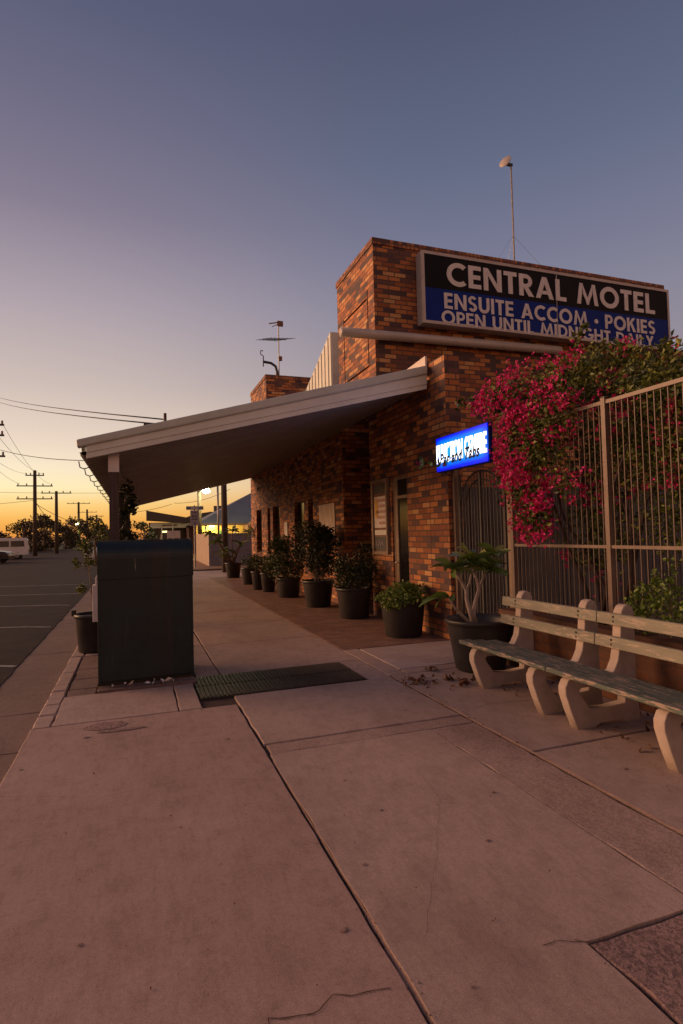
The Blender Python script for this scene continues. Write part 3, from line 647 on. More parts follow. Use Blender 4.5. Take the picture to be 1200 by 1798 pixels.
# ------------------------------------------------------------------ lit blue sign over the gate
bs = thing('lit_sign', (4.05, 6.43, 2.35), 'glowing blue light box sign with white capitals above the arched gate', 'sign')
ya, yb, za, zc = 5.80, 7.06, 2.352, 2.842
s = MB(); s.box(4.0, 4.055, ya, yb, za, zc); s.build('cabinet', M['signblue'], bs, False, .008)
mb_, nt2, b2 = newmat('lit_blue_face'); sp2 = NN(nt2, 'ShaderNodeTexCoord'); sx2 = NN(nt2, 'ShaderNodeSeparateXYZ'); nt2.links.new(sp2.outputs['Generated'], sx2.inputs[0])
colz = ramp(nt2, sx2.outputs['Z'], [(0, (.0,.004,.65)), (.07, (.0,.02,1)), (.22, (.0,.26,.95)), (.34, (.0,.42,.80)), (.72, (.0,.42,.80)), (.84, (.0,.24,.95)), (.95, (.0,.02,1)), (1, (.0,.004,.65))])
coly = ramp(nt2, sx2.outputs['Y'], [(0, (.1,.05,1)), (.12, (1,1,1)), (.88, (1,1,1)), (1, (.1,.05,1))])
cc = mixc(nt2, .8, colz, coly, 'MULTIPLY'); nt2.links.new(cc, b2.inputs['Emission Color']); b2.inputs['Emission Strength'].default_value = 1.0; b2.inputs['Base Color'].default_value = (0, .02, .3, 1)
s = MB(); s.box(3.985, 3.998, ya + .012, yb - .012, za + .012, zc - .012); s.build('face', mb_, bs)
words(bs, 'FUNCTION CENTRE', (3.983, 7.035, 2.475), (0, -1, 0), (0, 0, 1), (-1, 0, 0), .255, 1.215, emit('lit_white', (1, .97, .95), 2.0), .06, .006)
cu = bpy.data.curves.new('script', 'FONT'); cu.body = 'Bar and Tabs'; cu.size = .21; cu.shear = .35; cu.extrude = .002; cu.offset = .005; cu.space_character = 1.1
to = bpy.data.objects.new('script', cu); COL.objects.link(to); dg = bpy.context.evaluated_depsgraph_get(); tme = bpy.data.meshes.new_from_object(to.evaluated_get(dg)); bpy.data.objects.remove(to)
wid = max(v.co.x for v in tme.vertices); tme.transform(Matrix.Scale(.98 / wid, 4, (1, 0, 0)))
tme.materials.clear(); tme.materials.append(M['soil']); tob = bpy.data.objects.new('script_lettering', tme); COL.objects.link(tob); tob.parent = bs
tob.matrix_local = Matrix.Translation(Vector((3.970, 6.94, 2.45)) - bs.location) @ Matrix(((0, 0, -1), (-1, 0, 0), (0, 1, 0))).to_4x4()
for yy in (6.1, 6.8):
    s = MB(); s.box(4.055, 4.24, yy, yy + .04, 2.6, 2.64); s.build('bracket', M['iron'], bs)
e = bpy.data.lights.new('sign_glow', 'AREA'); e.energy = 2.2; e.color = (.15, .3, 1); e.shape = 'RECTANGLE'; e.size = 1.2; e.size_y = .4
eo = bpy.data.objects.new('sign_glow', e); COL.objects.link(eo); eo.parent = bs; eo.location = Vector((3.95, 6.43, 2.6)) - bs.location; eo.rotation_euler = (0, R(90), 0)

# ------------------------------------------------------------------ notice case and board
nc = thing('notice_case', (X - .05, 9.34, 1.15), 'tall framed notice case with posters on brick wall beside the dark glass door', 'notice case')
a, b, c, d = 9.0, 9.67, 1.15, 2.48; t = .05; xx = X - .06
f = MB(); f.box(xx, X - .002, a, a + t, c, d); f.box(xx, X - .002, b - t, b, c, d); f.box(xx, X - .002, a + t, b - t, d - t, d); f.box(xx, X - .002, a + t, b - t, c, c + t); f.build('frame', M['brown'], nc)
f = MB(); f.box(xx + .03, X - .003, a + t, b - t, c + t, d - t); f.build('backing', M['cwall'], nc)
f = MB(); f.box(xx + .022, xx + .026, a + .08, b - .08, 1.62, 2.18); po = f.build('poster', M['white'], nc)
f = MB(); 
for k in range(5): f.box(xx + .018, xx + .0205, a + .10 + .02 * (k % 2), b - .28 + .05 * (k % 3), 1.68 + k * .10, 1.73 + k * .10)
f.build('printed_bar', mat('poster_red', (.45,.24,.20), (.55,.34,.28), 5), po)
f = MB(); f.box(xx + .018, xx + .0205, b - .26, b - .10, 1.80, 2.14); f.build('painted_reflection', mat('reflection_orange', (.65,.36,.08), (.8,.5,.12), 9), po)  # orange reflection painted as a panel on the poster's left part
f = MB(); f.box(xx + .022, xx + .026, a + .08, b - .08, 2.23, 2.40); f.build('poster', M['iron'], nc)
f = MB(); f.box(xx + .022, xx + .026, a + .08, b - .08, 1.22, 1.46); lp = f.build('poster', M['iron'], nc)
f = MB(); f.tube([(xx + .018, b - .14, 1.30), (xx + .018, b - .20, 1.40), (xx + .018, b - .24, 1.29), (xx + .018, b - .30, 1.40), (xx + .018, b - .34, 1.30), (xx + .018, b - .42, 1.38), (xx + .018, b - .46, 1.29)], .010, 5); f.build('script_mark', M['white'], lp)
f = MB(); f.box(xx + .022, xx + .026, a + .08, b - .08, 1.49, 1.58); f.build('poster', M['cream'], nc)
nb = MB(); nb.box(X - .025, X - .003, 11.868, 12.998, 1.5, 2.22); tag(nb.build('notice_board', mat('ply', (.42,.30,.20), (.60,.52,.45), 3, .6, .2, 30, 0, (1, 3, .6)), None, False, .004), 'pale weathered plywood board on the brick wall between window and entry recess', 'board')

# ------------------------------------------------------------------ roof-top gear
ant = thing('television_antenna', (4.68, 19.0, 6.0), 'thin television antenna with crossed rods standing on the far brick tower', 'antenna')
s = MB(); s.tube([(4.68, 19, 6.2), (4.70, 19, 8.95)], .02, 8); s.build('mast', M['galv'], ant)
s = MB(); s.tube([(4.05, 18.6, 8.12), (5.0, 19.15, 8.36)], .014, 6)
for k in range(7):
    t = k / 6; c = Vector((4.10 + .85 * t, 18.62 + .5 * t, 8.13 + .22 * t)); l = .28 + .10 * t; s.tube([c + Vector((-.85, .6, -.02)) * l, c - Vector((-.85, .6, -.02)) * l], .008, 5)
s.build('boom', M['iron'], ant)
s = MB(); s.tube([(4.35, 18.9, 8.78), (4.72, 19.02, 8.90)], .02, 6); s.tube([(4.45, 18.9, 8.68), (4.75, 19.02, 8.86)], .012, 6); s.box(4.66, 4.86, 18.97, 19.03, 8.76, 8.94); s.box(4.70, 4.80, 18.96, 19.04, 7.55, 7.70); s.build('head', M['cwall'], ant)
vp = MB(); vp.tube([(4.62, 19, 6.2), (4.62, 19, 7.15), (4.57, 19, 7.34), (4.42, 19, 7.44), (4.15, 19, 7.47)], .045, 10); vp.tube([(4.14, 19, 7.30), (4.15, 19, 7.66), (4.06, 19, 7.72), (4.05, 19, 7.84), (4.14, 19, 7.85)], .018, 6)
tag(vp.build('vent_pipe', M['iron'], None, True), 'dark curved vent pipe with hooked tip beside the television antenna', 'pipe')
dm = thing('dish_mast', (9.23, 12.0, 4.2), 'tall thin guyed mast with small round dish rising behind the big sign', 'antenna')
s = MB(); s.tube([(9.23, 12, 4.2), (9.23, 12, 10.98)], .022, 8); s.build('mast', M['galv'], dm)
s = MB(); s.lathe((0, 0, 0), [(0, 0), (.09, .012), (.16, .045), (.165, .05), (.155, .06), (0, .07)], 24); o_ = s.build('dish', M['pvc'], dm, True); o_.matrix_local = Matrix.Translation((-.16, -.02, 6.78)) @ Matrix.Rotation(R(-68), 4, 'Y') @ Matrix.Rotation(R(25), 4, 'X')
s = MB(); s.box(9.11, 9.27, 11.97, 12.03, 10.94, 11.0); s.build('dish_arm', M['iron'], dm)
for q in ((7.4, 11.4, 6.9), (11.0, 11.4, 6.95), (9.6, 15, 4.6)):
    s = MB(); s.tube([(9.23, 12, 9.1), q], .003, 4); s.build('guy_wire', M['galv'], dm)

# ------------------------------------------------------------------ gate, fence, courtyard wall, planter
gt = thing('arched_gate', (4.26, 6.38, 0), 'black barred gate with arched top rail below the glowing blue sign', 'gate')
s = MB(); s.box(4.22, 4.27, 5.74, 5.80, 0, 2.74); s.build('post', M['brown'], gt); s = MB(); s.box(4.2, 4.27, 6.955, 7.015, 0, 2.5); s.build('post', M['brown'], gt)
s = MB(); s.box(4.235, 4.265, 5.86, 5.90, .05, 2.30); s.box(4.235, 4.265, 6.88, 6.92, .05, 2.30); s.box(4.235, 4.265, 5.90, 6.88, .06, .10); s.box(4.235, 4.265, 5.90, 6.88, 1.02, 1.06)
s.build('frame', M['iron'], gt)
s = MB()
for rr in (.50, .38): s.tube([(4.25, 6.39 + rr * math.cos(R(a)), 1.86 + rr * .92 * math.sin(R(a))) for a in range(0, 181, 12)], .013, 6)
s.build('arch', M['iron'], gt, True)
s = MB()
for k in range(13):
    yy = 5.96 + k * .072; z1 = 1.86 + .46 * math.sqrt(max(0, 1 - ((yy - 6.39) / .5) ** 2)) ; s.tube([(4.25, yy, .08), (4.25, yy, z1)], .008 if k != 6 else .022, 6)
s.build('bar', M['iron'], gt)
fe = thing('security_fence', (4.2, 4.2, .6), 'tall brown picket security fence behind the benches with bougainvillea growing over it', 'fence')
posts = [5.66, 4.20, 2.55, .9]
for yy in posts:
    s = MB(); s.box(4.175, 4.225, yy - .025, yy + .025, .35, 2.765); s.lathe((4.2, yy, 2.765), [(.034, 0), (.03, .012), (0, .02)], 8); s.build('post', M['fence'], fe)
for a, b in zip(posts, posts[1:]):
    for z, hh in ((2.705, .035), (1.335, .03), (.66, .03)):
        s = MB(); s.box(4.185, 4.215, b + .026, a - .026, z, z + hh); s.build('rail', M['fence'], fe)
    s = MB(); k = int((a - b) / .068)
    for i in range(1, k): yy = b + (a - b) * i / k; s.box(4.196, 4.205, yy - .004, yy + .004, .55, 2.704)
    s.build('picket_panel', M['picket'], fe)
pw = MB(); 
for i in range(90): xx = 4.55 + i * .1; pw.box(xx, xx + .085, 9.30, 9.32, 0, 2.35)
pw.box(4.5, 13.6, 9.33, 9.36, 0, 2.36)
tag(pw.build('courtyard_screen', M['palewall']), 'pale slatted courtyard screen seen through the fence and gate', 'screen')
cy = MB(); cy.quad((4.3, 0, -.005), (14, 0, -.005), (14, 9.4, -.005), (4.3, 9.4, -.005)); struct(cy.build('courtyard_floor', M['gutter']))
pt = thing('planter_wall', (4.05, 3.5, 0), 'low brick planter wall under the fence behind the two benches', 'planter')
s = MB(); s.box(3.96, 4.10, .5, 5.62, 0, .56); s.box(4.10, 4.5, 5.5, 5.62, 0, .56); s.build('wall', M['planter_brick'], pt)
s = MB(); s.box(3.94, 4.12, .5, 5.64, .562, .62); s.build('coping', M['planter_brick'], pt)
s = MB(); s.quad((4.10, .5, .5), (4.9, .5, .5), (4.9, 5.5, .5), (4.10, 5.5, .5)); s.build('soil', M['soil'], pt)
rnd = random.Random(11)
hs = thing('hedge_shrub', (4.1, 3.3, .5), 'lime green leafy shrub growing against the fence behind the right bench', 'shrub')
s = MB(); 
for c, r_, n_ in (((4.05, 3.72, .82), (.12, .16, .22), 420), ((4.07, 3.45, .90), (.13, .2, .24), 700), ((4.07, 3.1, .90), (.14, .3, .26), 900), ((4.07, 2.6, .88), (.14, .3, .26), 700), ((4.12, 3.66, 1.08), (.05, .05, .12), 50), ((4.12, 3.5, 1.17), (.05, .05, .12), 50)): leaves(s, c, r_, n_, .05, rnd, .6, .6)
s.build('foliage', M['leaf_lime'], hs)
s = MB()
for k in range(14): yy = 2.5 + k * .1; s.tube([(4.1, yy, .5), (4.08 + rnd.uniform(-.05, .05), yy + rnd.uniform(-.06, .06), .95)], [.008, .004], 5)
s.build('stem', M['stem'], hs)

# ------------------------------------------------------------------ bougainvillea
bo = thing('bougainvillea', (4.6, 4.7, .5), 'sprawling bougainvillea with crimson flowers spilling over the picket fence', 'climbing plant')
blobs = [((4.65, 5.50, 3.18), (.50, .60, .34), 2300, 300), ((4.75, 4.75, 3.12), (.60, .62, .38), 3600, 150), ((4.85, 3.8, 2.86), (.65, .80, .38), 4200, 110), ((5.0, 3.0, 2.72), (.6, .7, .4), 2200, 90),
         ((4.14, 5.60, 3.06), (.26, .36, .24), 800, 380), ((4.12, 5.34, 2.50), (.20, .32, .36), 900, 330), ((4.05, 5.24, 2.0), (.17, .28, .38), 750, 300), ((4.03, 5.06, 1.62), (.14, .28, .25), 420, 240),
         ((4.12, 4.85, 2.75), (.20, .34, .34), 800, 220), ((4.06, 4.95, 2.28), (.17, .30, .34), 650, 90), ((4.05, 4.62, 2.05), (.10, .18, .28), 150, 30),
         ((4.62, 4.45, 2.35), (.26, .7, .62), 3400, 150), ((4.7, 3.55, 2.2), (.28, .6, .6), 3000, 110), ((4.62, 4.75, 1.5), (.25, .5, .5), 1500, 40), ((4.7, 3.9, 1.6), (.25, .4, .4), 700, 20), ((4.02, 5.98, 3.12), (.08, .22, .07), 60, 20), ((4.1, 5.75, 2.1), (.05, .06, .25), 40, 3)]
lf = MB(); fl_ = MB(); rnd = random.Random(5)
for c, r_, nl, nf in blobs:
    leaves(lf, c, r_, int(nl * 1.15), .058, rnd, .45, .6)
    C_ = Vector(c); k = 0; nf = nf * .36
    while k < nf:
        d = Vector((rnd.gauss(-.25, 1), rnd.gauss(-.1, 1), rnd.gauss(.1, 1))).normalized()
        p = C_ + Vector((d.x * r_[0], d.y * r_[1], d.z * r_[2])) * rnd.uniform(.85, 1.12)
        m = rnd.randint(10, 30)
        for _ in range(m): bracts(fl_, p + Vector((rnd.gauss(0, .055), rnd.gauss(0, .055), rnd.gauss(0, .06))), rnd.uniform(.024, .040), rnd)
        k += m * .32
def sprig(a, b, nl, nf):
    a = Vector(a); b = Vector(b)
    for i in range(nl):
        p = a.lerp(b, rnd.random()) + Vector((rnd.gauss(0, .03), rnd.gauss(0, .02), rnd.gauss(0, .04))); leaf(lf, p, .08, .6, rnd, .5)
    for i in range(nf): bracts(fl_, a.lerp(b, rnd.random()) + Vector((0, 0, rnd.gauss(0, .03))), .03, rnd)
sprig((3.83, 7.38, 2.53), (3.92, 6.7, 2.47), 26, 5); sprig((4.02, 6.55, 3.22), (4.05, 5.9, 3.15), 50, 16); sprig((4.4, 4.0, 3.26), (4.5, 4.4, 3.34), 24, 4); sprig((4.45, 3.6, 3.12), (4.6, 3.9, 3.2), 24, 3); sprig((4.4, 4.6, 3.6), (4.6, 5.0, 3.62), 34, 3)
lf.build('foliage', M['leaf_boug'], bo); fl_.build('flowers', M['bract'], bo)
s = MB()
for k in range(9):
    a = Vector((4.55 + rnd.uniform(-.1, .1), 4.5 + rnd.uniform(-.25, .25), .5)); e_ = Vector((4.5 + rnd.uniform(-.4, .4), 4.6 + rnd.uniform(-1.2, 1), 2.75 + rnd.uniform(-.3, .2))); m_ = a.lerp(e_, .5) + Vector((rnd.uniform(-.1, .1), rnd.uniform(-.3, .3), .2)); s.tube([a, m_, e_], [.03, .02, .008], 6)
s.tube([(4.05, 5.9, 2.6), (4.0, 6.3, 2.62), (3.94, 6.75, 2.46), (3.83, 7.36, 2.52)], [.008, .006, .005, .003], 5); s.tube([(4.15, 5.7, 3.1), (4.05, 6.1, 3.2), (4.02, 6.55, 3.22)], [.008, .006, .003], 5)
s.build('branch', M['timber_dark'], bo, True)

# ------------------------------------------------------------------ benches
def leg_mesh():
    cu = bpy.data.curves.new('leg', 'CURVE'); cu.dimensions = '2D'; cu.fill_mode = 'BOTH'; cu.extrude = .035; cu.bevel_depth = .008; cu.bevel_resolution = 2
    outer = [(.13, 0), (.07, .14), (.025, .27), (.025, .325), (.05, .37), (.10, .385), (.25, .375), (.42, .365), (.50, .40), (.545, .48), (.575, .62), (.59, .78), (.60, .86), (.625, .895), (.66, .905), (.695, .89), (.715, .85), (.715, .6), (.715, .35), (.725, .15), (.74, 0), (.60, 0), (.58, .03), (.34, .03), (.30, 0)]
    inner = [(.24, .14), (.17, .23), (.14, .285), (.16, .315), (.24, .315), (.42, .30), (.53, .305), (.585, .29), (.61, .22), (.60, .14), (.42, .125)]
    for P in (outer, inner):
        sp = cu.splines.new('POLY'); sp.points.add(len(P) - 1); sp.use_cyclic_u = True
        for q, (a, b) in zip(sp.points, P): q.co = (a, b, 0, 1)
    o = bpy.data.objects.new('leg', cu); COL.objects.link(o); dg = bpy.context.evaluated_depsgraph_get(); dg.update()
    me = bpy.data.meshes.new_from_object(o.evaluated_get(dg)); bpy.data.objects.remove(o)
    me.materials.clear(); me.materials.append(M['conc_leg']); me.transform(Matrix(((1, 0, 0), (0, 0, 1), (0, 1, 0))).to_4x4())
    return me
LEG = leg_mesh()
def bench(y0, y1, legs, label):
    t = thing('park_bench', (3.03, (y0 + y1) / 2, 0), label, 'bench', 'slatted benches along the fence')
    for ly in legs:
        o = bpy.data.objects.new('leg', LEG); COL.objects.link(o); o.parent = t; o.location = (0, ly - t.location.y, 0)
    rr = random.Random(int(y0 * 10))
    for k, xa in enumerate((.0, .16, .32)):
        s = MB(); w = .128; z = .405 - .012 * k; s.box(t.location.x + xa, t.location.x + xa + w, y0 + rr.uniform(-.012, .012), y1 + rr.uniform(-.004, .004), z - .002, z + .034); o = s.build('seat_slat', M['slat_seat'], t, False, .008, loc=tuple(t.location)); o.rotation_euler = (0, R(1.5), R(rr.uniform(-.15, .15)))
    for k, (z0, z1, xo) in enumerate(((.575, .665, .533), (.755, .845, .562))):
        s = MB(); s.obox((t.location.x + xo, (y0 + y1) / 2, (z0 + z1) / 2), Vector((1, 0, .1)).normalized(), Vector((0, 1, 0)), Vector((-.1 * -1, 0, 1)).normalized(), .032, (y1 - y0) - .002, z1 - z0)
        o = s.build('back_slat', M['slat_back'], t, False, .006, loc=tuple(t.location)); o.rotation_euler = (0, 0, R(rr.uniform(-.1, .1)))
        for ly in legs:
            for zz in (.3, .7): s = MB(); s.box(t.location.x + xo - .0195, t.location.x + xo - .014, ly - .008, ly + .008, z0 + (z1 - z0) * zz - .008, z0 + (z1 - z0) * zz + .008); s.build('bolt', M['iron'], t)
    return t
bench(3.757, 5.05, (4.83, 3.965), 'worn green slatted bench end nearest the potted frangipani, on pale concrete legs')
bench(2.42, 3.752, (3.58, 2.72), 'worn green slatted bench at the right edge of the photo, before the lime green shrub')

# ------------------------------------------------------------------ potted plants
def pot(parent, c, h, rt, rb, m):
    s = MB(); s.lathe(c, [(0, .004), (rb - .01, .004), (rb, .015), (rb + (rt - rb) * .9, h - .06), (rb + (rt - rb) * .9 + .002, h - .055), (rt + .012, h - .05), (rt + .016, h - .01), (rt + .010, h), (rt - .012, h), (rt - .02, h - .05), (rt - .05, h - .12)], 36)
    s.build('pot', m, parent, True); s = MB(); s.lathe(c, [(rt - .03, h - .09), (0, h - .07)], 24); s.build('soil', M['soil'], parent)
def planted(name, c, h, rt, rb, label, blobs, lmat, leafsize, seed, cat='potted plant', potm='grey_pot', stems=6, asp=.45):
    t = thing(name, c, label, cat, 'potted plants along the motel footpath'); r_ = random.Random(seed)
    pot(t, c, h, rt, rb, M[potm]); s = MB(); top = Vector(c) + Vector((0, 0, h - .08))
    for (dx_, dy_, dz_, rx, ry, rz, n_) in blobs: leaves(s, (c[0] + dx_, c[1] + dy_, c[2] + dz_), (rx * 1.15, ry * 1.15, rz * 1.1), int(n_ * 1.6), leafsize, r_, .5, asp)
    s.build('foliage', M[lmat], t)
    s = MB()
    for k in range(stems):
        bl = blobs[k % len(blobs)]; e_ = Vector((c[0] + bl[0] + r_.uniform(-.6, .6) * bl[3], c[1] + bl[1] + r_.uniform(-.6, .6) * bl[4], c[2] + bl[2] + .4 * bl[5])); a = top + Vector((r_.uniform(-.1, .1), r_.uniform(-.1, .1), 0)); s.tube([a, a.lerp(e_, .5) + Vector((r_.uniform(-.04, .04), r_.uniform(-.04, .04), 0)), e_], [.014, .009, .004], 5)
    s.build('stem', M['stem'], t, True); return t
planted('potted_groundcover', (3.72, 7.72, 0), .52, .33, .27, 'big grey pot with low lime green ground cover beside brick pillar and glass door', [(-.05, -.1, .58, .36, .34, .11, 900), (.1, .05, .66, .28, .26, .12, 500), (-.25, -.15, .5, .14, .2, .10, 200)], 'leaf_lime', .055, 1, asp=.7)
planted('potted_shrub', (3.72, 9.75, 0), .55, .32, .26, 'dark pot with pale flecked bushy shrub in front of the entry recess', [(-.1, -.1, .75, .36, .34, .24, 800), (.25, .1, .9, .25, .3, .42, 620), (-.15, 0, .95, .28, .28, .18, 420)], 'leaf_dark', .07, 2, potm='grey_pot')
planted('potted_fig', (3.62, 11.62, 0), .56, .33, .26, 'tallest potted fig with dense dark crown in front of the plywood board', [(0, 0, 1.25, .42, .42, .42, 1500), (-.2, 0, 1.6, .3, .3, .22, 520), (.15, .1, .85, .3, .3, .22, 420), (.22, .1, 1.5, .2, .25, .2, 300)], 'leaf_dark', .085, 3, stems=9)
planted('potted_bush', (3.52, 13.75, 0), .48, .30, .25, 'rounded olive leafed bush in a squat pot between the fig and the smaller pots', [(-.05, 0, .85, .48, .45, .46, 1500), (-.15, 0, 1.3, .32, .32, .22, 520)], 'leaf', .085, 4, stems=8)
planted('potted_herb', (3.36, 15.3, 0), .52, .21, .16, 'slim brown pot with leafy plant, right one of the close pair', [(.1, .1, .75, .36, .36, .22, 600)], 'leaf', .08, 5)
planted('potted_herb', (3.26, 16.1, 0), .52, .21, .16, 'slim brown pot with sparse plant, left one of the close pair', [(.05, .1, .72, .3, .3, .2, 400)], 'leaf', .08, 6)
planted('potted_herb', (3.35, 18.0, 0), .52, .26, .2, 'wide rimmed pot with low greenery below the narrowest window group', [(.15, 0, .72, .36, .34, .2, 520)], 'leaf', .08, 7)
# leafy tall plant in the farthest pot, long drooping leaves
def blade(mb, base, d, l, w, droop, rnd, seg=5):
    d = Vector(d).normalized(); sd_ = d.cross(Vector((0, 0, 1))).normalized(); sd_ = Matrix.Rotation(rnd.uniform(-1.0, 1.0), 3, d) @ sd_; L_, Rr, Cc = [], [], []
    p = Vector(base); v = d.copy()
    for i in range(seg + 1):
        t = i / seg; ww = w * (math.sin(math.pi * min(1, t * .86 + .10)) ** .8) * .5; up = sd_.cross(v).normalized()
        Cc.append(p.copy()); L_.append(p + sd_ * ww + up * ww * .35); Rr.append(p - sd_ * ww + up * ww * .35)
        p = p + v * l / seg; v = (v + Vector((0, 0, -droop / seg))).normalized()
    k = seg + 1; mb.add(L_ + Cc + Rr, [(i, i + 1, k + i + 1, k + i) for i in range(seg)] + [(k + i, k + i + 1, 2 * k + i + 1, 2 * k + i) for i in range(seg)])
def rosette(mb, c, n, l, w, rnd, up=.35, droop=.8):
    a0 = rnd.random() * 6
    for k in range(n):
        a = a0 + k * 2.39996; e_ = up + rnd.uniform(-.6, .6); blade(mb, Vector(c) + Vector((0, 0, rnd.uniform(-.04, .03))), (math.cos(a), math.sin(a), e_), l * rnd.uniform(.7, 1.1), w * rnd.uniform(.85, 1.15), droop * rnd.uniform(.6, 1.3), rnd)
rnd = random.Random(21)
t = thing('potted_frangipani', (3.35, 21.2, 0), 'farthest pot holding a leggy frangipani beyond the end of the brick wall', 'potted plant', 'potted plants along the motel footpath')
pot(t, (3.35, 21.2, 0), .55, .30, .22, M['grey_pot']); s = MB(); st = MB()
for (x, yy, z) in ((2.75, 21.2, 1.35), (3.15, 21.2, 1.0), (3.35, 21.3, 1.72), (3.62, 21.2, 1.25), (3.0, 21.1, .8), (2.6, 21.3, 1.65), (3.95, 21.3, 1.65)):
    rosette(s, (x, yy, z), 9, .42, .11, rnd); st.tube([(3.35, 21.2, .45), (3.3 + (x - 3.35) * .5, 21.2, .5 + (z - .5) * .6), (x, yy, z)], [.03, .022, .014], 6)
s.build('foliage', M['leaf_frang'], t, True); st.build('stem', M['stem'], t, True)
# frangipani beside the bench
P0 = Vector((3.58, 5.50, 0)); rnd = random.Random(8)
t = thing('potted_frangipani', P0, 'large grey pot with forked bare stemmed frangipani at the left end of the benches', 'potted plant', 'potted plants along the motel footpath')
pot(t, P0, .56, .36, .27, M['grey_pot']); s = MB(); st = MB()
b0 = Vector((3.47, 5.42, .49)); fA = Vector((3.40, 5.45, .88)); fB = Vector((3.55, 5.43, .88))
st.tube([b0, (3.43, 5.42, .62), (3.39, 5.43, .78), fA, (3.32, 5.43, 1.0), (3.22, 5.42, 1.12)], [.030, .026, .022, .020, .017, .014], 10)
st.tube([b0 + Vector((.02, 0, 0)), (3.46, 5.42, .62), (3.50, 5.43, .75), fB, (3.53, 5.44, 1.0), (3.48, 5.45, 1.12)], [.030, .026, .022, .020, .016, .013], 10)
st.tube([fB, (3.62, 5.45, 1.0), (3.68, 5.45, 1.10)], [.018, .015, .012], 8); st.tube([fA, (3.46, 5.47, .96), (3.52, 5.5, 1.12)], [.016, .013, .011], 8)
st.tube([b0, (3.33, 5.36, .58), (3.16, 5.3, .72), (3.08, 5.28, .84)], [.024, .018, .014, .010], 8); st.tube([(3.62, 5.45, 1.0), (3.75, 5.5, 1.17), (3.82, 5.5, 1.22)], [.012, .011, .009], 8)
for c, n_, l in (((3.22, 5.42, 1.13), 13, .36), ((3.48, 5.45, 1.15), 12, .34), ((3.68, 5.45, 1.12), 12, .34), ((3.52, 5.5, 1.16), 9, .32), ((3.82, 5.5, 1.24), 8, .26)): rosette(s, c + () if False else Vector(c) + Vector((0, 0, rnd.uniform(-.05, .06))), n_, l * .88, .092, rnd, .62, .9)
for d_, l in (((-1, -.3, .35), .34), ((-1, .1, .1), .36), ((-.8, -.5, .1), .30), ((-.3, -1, .3), .2)): blade(s, (3.08, 5.28, .84), d_, l, .085, .9, rnd)
s.build('foliage', M['leaf_frang'], t, True); st.build('stem', M['stem_pale'], t, True)
# pot behind the drop box
rnd = random.Random(13); c = (-.565, 8.62, 0)
t = thing('potted_sapling', c, 'black handled pot with spindly leafy sapling behind the drop box by the kerb', 'potted plant', 'potted plants along the motel footpath')
pot(t, c, .52, .24, .20, M['black']); s = MB()
for cc_, rr_, n_ in (((-.66, 8.6, 1.42), (.13, .16, .14), 260), ((-.78, 8.6, 1.22), (.07, .08, .09), 130), ((-.62, 8.6, 1.22), (.10, .1, .07), 100), ((-.72, 8.6, .86), (.065, .07, .09), 110), ((-.52, 8.6, 1.7), (.12, .14, .18), 240), ((-.42, 8.6, 1.5), (.1, .12, .16), 160)): leaves(s, cc_, rr_, n_, .05, rnd, .3, .55)
s.build('foliage', M['leaf_boug'], t); s = MB(); s.tube([(-.55, 8.62, .45), (-.6, 8.6, .9), (-.64, 8.6, 1.4), (-.52, 8.6, 1.75)], [.012, .01, .007, .004], 6); s.tube([(-.58, 8.6, .8), (-.72, 8.6, .9)], .005, 5); s.tube([(-.61, 8.6, 1.1), (-.78, 8.6, 1.25)], .005, 5); s.build('stem', M['stem'], t, True)
s = MB(); s.box(-.845, -.79, 8.58, 8.66, .50, .58); s.build('handle', M['black'], t)
s = MB(); s.add([(-.555, 8.30, .45), (-.40, 8.30, .45), (-.40, 8.30, 1.10), (-.44, 8.30, 1.13), (-.515, 8.30, 1.04), (-.52, 8.30, .93), (-.555, 8.30, .93)], [(0, 1, 2, 3, 4, 5, 6)])
s = MB(); prof = [(-.560, .44), (-.36, .44), (-.36, 1.16), (-.40, 1.17), (-.525, 1.03), (-.525, .93), (-.560, .93)]
s.prism(prof, (0, 0, 0), (1, 0, 0), (0, 0, 1), (0, 1, 0), 8.28, 8.40); tag(s.build('upright_board', M['white'], None, False, .006), 'pale cut board standing upright in the pot behind the drop box', 'board')

# ------------------------------------------------------------------ drop box (street collection box)
mbx = thing('drop_box', (-.386, 6.40, .03), 'tall dark green metal drop box with curved top at the kerb', 'collection box')
mbx.rotation_euler = (0, 0, R(2.5))
def local_build(mb, name, m, **k):
    o = mb.build(name, m, None, **k); o.parent = mbx; return o
prof = [(0, 0), (0, 1.10), (.012, 1.10), (.02, 1.24), (.055, 1.38), (.12, 1.465), (.20, 1.492), (.62, 1.492), (.72, 1.45), (.76, 1.35), (.76, 0)]
s = MB(); s.prism([(a, z) for a, z in [(0, .03), (0, 1.095), (.74, 1.095), (.74, .03)]], (0, 0, 0), (0, 1, 0), (0, 0, 1), (1, 0, 0), .012, .948); local_build(s, 'body', M['dropbox'], bevel=.008)
hood = [(-.012, 1.098)] + [(-.012 + .19 * (1 - math.cos(R(a))), 1.30 + .19 * math.sin(R(a))) for a in range(0, 91, 9)] + [(.60 + .15 * math.sin(R(a)), 1.34 + .15 * math.cos(R(a))) for a in range(0, 91, 15)] + [(.75, 1.098)]
s = MB(); s.prism(hood, (0, 0, 0), (0, 1, 0), (0, 0, 1), (1, 0, 0), .004, .956); local_build(s, 'hood', M['dropbox'], bevel=.004)
s = MB()
